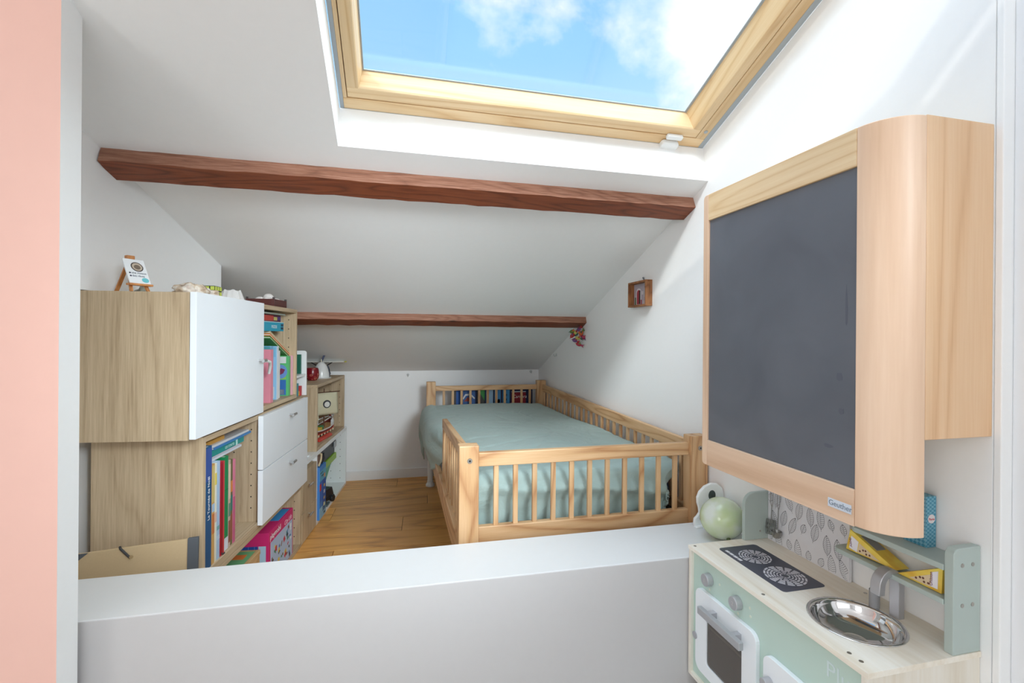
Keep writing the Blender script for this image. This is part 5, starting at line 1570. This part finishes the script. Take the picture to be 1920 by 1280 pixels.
# cheese wedge boxes and the blue carton on the kitchen shelves
mt, nt, p = base_mat('cheese_yellow')
tc = nt.n('ShaderNodeTexCoord'); ns = nt.n('ShaderNodeTexNoise', i_Scale=26.0, i_Detail=2.0)
nt.l(tc.outputs['Object'], ns.inputs['Vector'])
nt.l(nt.ramp(ns.outputs[0], [(0.3, srgb(240, 220, 100)), (0.5, srgb(236, 204, 84)), (0.7, srgb(226, 176, 60))]), p.inputs['Base Color'])
p.inputs['Roughness'].default_value = 0.4
CHEESE = mt
PURP = C(110, 50, 90)
def wedge(label, tri, x0, x1, lab_poly, win_poly, words, wpos, wright, wup):
    o = (x0, sum(p_[0] for p_ in tri) / 3, 0.583)
    b = thing('cheese_box', label, 'box', o)
    part(b, 'carton', MB().prism(tri, 'x', x0, x1), CHEESE, bevel=0.0006)
    part(b, 'window_print', MB().prism(win_poly, 'x', x0 - 0.0005, x0 + 0.0002), C(226, 204, 170))
    part(b, 'label_print', MB().prism(lab_poly, 'x', x0 - 0.0010, x0 + 0.0002), C(238, 236, 244))
    cy_ = sum(p_[0] for p_ in win_poly) / len(win_poly); cz_ = sum(p_[1] for p_ in win_poly) / len(win_poly)
    for dy, dz in ((0.014, -0.003), (0.006, 0.002), (-0.002, -0.004), (-0.010, -0.003), (0.0, 0.003)):
        part(b, 'hole_print', MB().cyl((x0 - 0.0008, cy_ + dy, cz_ + dz), (x0 - 0.0002, cy_ + dy, cz_ + dz), 0.0024, n=8), C(110, 66, 50))
    text(b, 'lettering', words, 0.0085, wpos, wright, wup, PURP, 'CENTER')
    return b
c1 = wedge('yellow cheese wedge box tipped with its tall end to the left', [(0.949, 0.5842), (0.938, 0.636), (0.827, 0.5884)], 1.074, 1.112,
           [(0.940, 0.591), (0.934, 0.622), (0.916, 0.614), (0.920, 0.588)], [(0.919, 0.5885), (0.914, 0.612), (0.862, 0.590)], 'Abbey', (1.0728, 0.9335, 0.606), (0, 0.2, 1), (0, 1, -0.2))
part(c1, 'top_print', MB().hexa([(1.080, 0.915, 0.6270), (1.106, 0.915, 0.6270), (1.106, 0.876, 0.6100), (1.080, 0.876, 0.6100)], [(1.080, 0.915, 0.6278), (1.106, 0.915, 0.6278), (1.106, 0.876, 0.6108), (1.080, 0.876, 0.6108)]), C(150, 144, 140), label='grey label on the sloping side')
c2 = wedge('yellow cheese wedge box lying with its tip to the left', [(0.8255, 0.5842), (0.737, 0.5840), (0.735, 0.638)], 1.074, 1.112,
           [(0.757, 0.590), (0.755, 0.620), (0.743, 0.627), (0.744, 0.590)], [(0.800, 0.5875), (0.758, 0.588), (0.757, 0.614)], 'Ohlsson', (1.0728, 0.7535, 0.606), (0, 0, 1), (0, 1, 0))
mt, nt, p = base_mat('blue_check')
tc = nt.n('ShaderNodeTexCoord')
mp = nt.n('ShaderNodeMapping'); mp.inputs['Rotation'].default_value = (math.radians(45), 0, 0)
nt.l(tc.outputs['Object'], mp.inputs[0])
ck = nt.n('ShaderNodeTexChecker', i_Scale=170.0)
ck.inputs['Color1'].default_value = (*srgb(120, 176, 196), 1); ck.inputs['Color2'].default_value = (*srgb(66, 140, 168), 1)
nt.l(mp.outputs[0], ck.inputs['Vector'])
nt.l(ck.outputs[0], p.inputs['Base Color']); p.inputs['Roughness'].default_value = 0.4
bb = thing('pasta_carton', 'slim blue chequered carton with a round white label on the upper kitchen shelf', 'box', (1.117, 0.81, 0.652))
part(bb, 'carton', MB().box(1.103, 1.1305, 0.787, 0.835, 0.6523, 0.762), mt, bevel=0.001)
part(bb, 'round_label', MB().cyl((1.1165, 0.787, 0.714), (1.1165, 0.7863, 0.714), 0.0095, n=24), C(236, 226, 226))
text(bb, 'lettering', 'Pasta', 0.0075, (1.1165, 0.7861, 0.7112), (1, 0, 0), (0, 0, 1), C(196, 60, 70), 'CENTER')

# ------------------------------------------------------------------ chalkboard changing cabinet on the right wall
ch = thing('wall_changing_cabinet', 'pale beech wall cabinet with fold-down chalkboard front above the toy kitchen', 'cabinet', (1.0, 0.95, 0.725))
CX = 0.885
BEZ, BEY = beech(2), maple(1)
GX = 0.905
part(ch, 'box_side', MB().box(0.962, XR - 0.001, 0.690, 0.706, 0.910, 1.521), boxpine(2), bevel=0.0015)
part(ch, 'box_side', MB().box(0.962, XR - 0.001, 1.222, 1.238, 0.910, 1.521), maple(2), bevel=0.0015)
part(ch, 'box_top', MB().box(0.962, XR - 0.001, 0.7065, 1.2215, 1.505, 1.521), BEY, bevel=0.001)
part(ch, 'box_bottom', MB().box(0.962, XR - 0.001, 0.7065, 1.2215, 0.910, 0.926), BEY, bevel=0.001)
# curved right stile: quarter round from the panel face to the box side
pts_o, pts_i = [], []
for i in range(13):
    a = math.pi / 2 * i / 12
    pts_o.append((0.961 - 0.076 * math.cos(a), 0.765 - 0.076 * math.sin(a)))
    pts_i.append((0.961 - 0.056 * math.cos(a), 0.765 - 0.056 * math.sin(a)))
poly = pts_o + pts_i[::-1]
n_ = len(pts_o)
vs, fs = [], []
for z in (0.727, 1.519):
    vs += [(x, y, z) for x, y in pts_o] + [(x, y, z) for x, y in pts_i]
for k in range(n_ - 1):
    fs += [(k, k + 1, 2 * n_ + k + 1, 2 * n_ + k), (n_ + k, 3 * n_ + k, 3 * n_ + k + 1, n_ + k + 1), (k, n_ + k, n_ + k + 1, k + 1), (2 * n_ + k, 2 * n_ + k + 1, 3 * n_ + k + 1, 3 * n_ + k)]
fs += [(0, 2 * n_, 3 * n_, n_), (n_ - 1, 2 * n_ - 1, 4 * n_ - 1, 3 * n_ - 1)]
part(ch, 'curved_stile', MB().add(vs, fs), BEZ, smooth=True, bevel=0.002, label='pale beech stile with quarter round front')
part(ch, 'far_stile', MB().prism(rrect(1.232, 1.254, 0.725, 1.519, 0.012, 5, '0110'), 'x', CX, GX + 0.004), BEZ, bevel=0.002)
part(ch, 'top_rail', MB().box(CX, GX, 0.7655, 1.2315, 1.4425, 1.519), BEY, bevel=0.0015)
bt = part(ch, 'bottom_rail', MB().box(CX, GX, 0.7655, 1.2315, 0.725, 0.7985), beech(1), bevel=0.0015)
mt, nt, p = base_mat('chalkboard_grey')
tc = nt.n('ShaderNodeTexCoord'); ns = nt.n('ShaderNodeTexNoise', i_Scale=5.0, i_Detail=5.0, i_Distortion=0.6)
nt.l(tc.outputs['Object'], ns.inputs['Vector'])
nt.l(nt.ramp(ns.outputs[0], [(0.3, srgb(92, 96, 104)), (0.7, srgb(104, 108, 116))]), p.inputs['Base Color'])
nt.l(nt.ramp(ns.outputs[0], [(0.3, (0.38,) * 3), (0.7, (0.48,) * 3)]), p.inputs['Roughness'])
part(ch, 'chalkboard', MB().box(CX + 0.006, GX, 0.7658, 1.2312, 0.7988, 1.4422), mt, label='dark grey chalkboard panel')
rs = random.Random(3)
for y_, z_, dy, dz in ((0.805, 1.02, 0.010, 0.012), (0.80, 0.95, 0.008, 0.008), (0.83, 0.872, 0.014, 0.006), (0.79, 1.16, 0.003, 0.05)):
    pl = [(y_ + dy * math.cos(a * 0.785) * rs.uniform(0.6, 1), z_ + dz * math.sin(a * 0.785) * rs.uniform(0.6, 1)) for a in range(8)]
    part(ch, 'smudge', MB().prism(pl, 'x', CX + 0.0057, CX + 0.0061), C(88, 92, 102))
part(bt, 'maker_plate', MB().box(CX - 0.0012, CX, 0.7705, 0.8235, 0.7475, 0.7655), C(206, 214, 226, 0.35), label='small silver maker plate')
text(bt, 'plate_lettering', 'Geuther', 0.0155, (CX - 0.0014, 0.8215, 0.7520), (0, -1, 0), (0, 0, 1), C(110, 124, 140))
part(ch, 'hinge_screw', MB().cyl((CX + 0.01, 0.79, 1.519), (CX + 0.01, 0.79, 1.5205), 0.003, n=8), SCREW)
part(ch, 'hinge_plate', MB().box(0.962, 0.985, 0.99, 1.02, 1.521, 1.527), C(206, 206, 204))

# ------------------------------------------------------------------ things on the ledge and the right wall
mt, nt, p = base_mat('green_balloon')
tc = nt.n('ShaderNodeTexCoord'); ns = nt.n('ShaderNodeTexNoise', i_Scale=14.0, i_Detail=2.5)
nt.l(tc.outputs['Object'], ns.inputs['Vector'])
nt.l(nt.ramp(ns.outputs[0], [(0.35, srgb(208, 224, 176)), (0.5, srgb(220, 230, 204)), (0.62, srgb(232, 238, 230))]), p.inputs['Base Color'])
p.inputs['Roughness'].default_value = 0.12
p.inputs['Subsurface Weight'].default_value = 0.5
p.inputs['Subsurface Radius'].default_value = (0.02, 0.02, 0.015)
p.inputs['Transmission Weight'].default_value = 0.15
bo = thing('balloon_ball', 'translucent pale green balloon ball resting on the white ledge', 'ball', (1.040, 1.364, 0.44))
BR = 0.0685
mb = MB().ball((1.040, 1.364, 0.4405 + BR * 0.97), (BR, BR, BR * 0.97), 40, 26)
part(bo, 'ball_skin', mb, mt, smooth='all')
part(bo, 'valve', MB().ball((1.024, 1.3115, 0.461), (0.008, 0.004, 0.004), 10, 6), C(90, 110, 70), smooth=True, label='dark green valve plug')
ap = thing('white_animal_board', 'white flat animal shaped toy board standing on the ledge behind the green ball', 'toy', (1.07, 1.475, 0.44))
out = [(1.012, 0.4405), (1.010, 0.453), (1.012, 0.468), (1.022, 0.476), (1.030, 0.487), (1.028, 0.503), (1.022, 0.520), (1.021, 0.540), (1.030, 0.560), (1.050, 0.578), (1.075, 0.587), (1.100, 0.584), (1.120, 0.568), (1.128, 0.545), (1.128, 0.4405)]
part(ap, 'board', MB().prism(out, 'y', 1.468, 1.480), WHITE2, bevel=0.003)
def eye(x_, z_, rx, rz, col, nm):
    return part(ap, nm, MB().prism([(x_ + rx * math.cos(a * math.pi / 9), z_ + rz * math.sin(a * math.pi / 9)) for a in range(18)], 'y', 1.4672, 1.4682), col)
eye(1.078, 0.545, 0.014, 0.018, C(60, 68, 68), 'dark_spot'); eye(1.037, 0.468, 0.0075, 0.009, C(140, 112, 90), 'brown_spot')
part(ap, 'foot', MB().prism(rrect(1.004, 1.128, 1.45, 1.468, 0.006), 'z', 0.4402, 0.447), WHITE2, bevel=0.002)

pf = thing('shadow_box', 'small brown wooden shadow box picture hung on the right wall', 'picture', (XR, 2.065, 1.24))
CW = crate(1)
px_, q0, q1, z0_, z1_ = 1.098, 1.978, 2.150, 1.242, 1.362
part(pf, 'frame_board', MB().box(px_, XR - 0.001, q0, q1, z0_, z0_ + 0.009), CW, bevel=0.001)
part(pf, 'frame_board', MB().box(px_, XR - 0.001, q0, q1, z1_ - 0.009, z1_), CW, bevel=0.001)
part(pf, 'frame_board', MB().box(px_, XR - 0.001, q0, q0 + 0.009, z0_ + 0.009, z1_ - 0.009), crate(2), bevel=0.001)
part(pf, 'frame_board', MB().box(px_, XR - 0.001, q1 - 0.009, q1, z0_ + 0.009, z1_ - 0.009), crate(2), bevel=0.001)
bx_ = XR - 0.006
part(pf, 'picture_print', MB().box(bx_, XR - 0.001, q0 + 0.009, q1 - 0.009, z0_ + 0.009, z1_ - 0.009), C(176, 166, 176))
def pp(y0, y1, z0, z1, col, r=0.0, off=0.0006):
    return part(pf, 'print_detail', MB().prism(rrect(y0, y1, z0, z1, r, 4, '0011') if r else rrect(y0, y1, z0, z1, 0.0001, 1, '0000'), 'x', bx_ - off, bx_ + 0.0002), col)
pp(2.072, 2.118, 1.254, 1.332, C(222, 218, 222), 0.02, 0.0006); pp(2.078, 2.112, 1.256, 1.324, C(168, 56, 70), 0.016, 0.0010); pp(2.078, 2.090, 1.256, 1.322, C(44, 40, 36), 0.005, 0.0014)
pp(1.998, 2.04, 1.288, 1.330, C(206, 206, 214)); pp(2.002, 2.036, 1.292, 1.324, C(110, 120, 116), 0, 0.001); pp(2.052, 2.064, 1.30, 1.316, C(214, 206, 206))
pp(2.066, 2.074, 1.254, 1.276, C(160, 40, 50), 0, 0.0016); pp(2.120, 2.132, 1.254, 1.29, C(80, 110, 80)); pp(2.0, 2.05, 1.254, 1.27, C(196, 176, 176))
part(pf, 'hanger', MB().cyl((XR - 0.004, 2.052, z1_), (XR - 0.004, 2.052, z1_ + 0.014), 0.003, n=8).ball((XR - 0.006, 2.052, z1_ + 0.016), 0.005, 10, 6), C(130, 134, 140), smooth=True)

# colourful fabric birds hanging at the end of the lower beam
cols = [C(170, 44, 40), C(196, 92, 36), C(150, 34, 74), C(176, 168, 80), C(92, 120, 52), C(96, 66, 114), C(50, 88, 82), C(156, 30, 48)]
hb = [((1.052, 2.79, 1.128), 4, 'olive green'), ((1.092, 2.785, 1.142), 5, 'purple'), ((1.110, 2.79, 1.118), 1, 'orange'), ((1.120, 2.785, 1.094), 2, 'magenta'), ((1.084, 2.78, 1.088), 3, 'yellow'), ((1.048, 2.78, 1.104), 0, 'red'), ((1.066, 2.785, 1.074), 5, 'violet'), ((1.090, 2.78, 1.050), 7, 'crimson'), ((1.074, 2.79, 1.112), 6, 'teal')]
rb = random.Random(9)
for (c_, ci, nm) in hb:
    R_ = Matrix.Translation(c_) @ Matrix.Rotation(rb.uniform(-0.9, 0.9), 4, 'Y') @ Matrix.Rotation(rb.uniform(-0.5, 0.5), 4, 'Z')
    t_ = thing('fabric_bird', '%s fabric bird in the colourful bunch under the lower beam end' % nm, 'hanging ornament', (0, 0, 0), R_, 'bunch of fabric birds under the lower beam')
    part(t_, 'body', MB().ball((0, 0, 0), (0.018, 0.009, 0.012), 12, 8), cols[ci], smooth=True)
    part(t_, 'tail', MB().hexa([(0.013, -0.003, -0.003), (0.013, -0.003, 0.003), (0.034, -0.003, 0.011), (0.029, -0.003, 0), (0.034, -0.003, -0.010)], [(0.013, 0.003, -0.003), (0.013, 0.003, 0.003), (0.034, 0.003, 0.011), (0.029, 0.003, 0), (0.034, 0.003, -0.010)]), cols[(ci + 3) % 8])
    part(t_, 'wing', MB().hexa([(-0.006, -0.0095, 0.0), (0.010, -0.0095, 0.004), (0.006, -0.013, 0.018)], [(-0.006, -0.007, 0.0), (0.010, -0.007, 0.004), (0.006, -0.011, 0.018)]), cols[(ci + 5) % 8])
    part(t_, 'beak', MB().cyl((-0.016, 0, 0), (-0.026, 0, -0.003), 0.003, 0.0005, n=6), cols[(ci + 2) % 8])
    wc_ = R_.inverted() @ V((1.095, 2.79, 1.178))
    part(t_, 'thread', MB().cyl((0, 0, 0.010), wc_, 0.0006, n=4), C(70, 60, 60))
END = 1
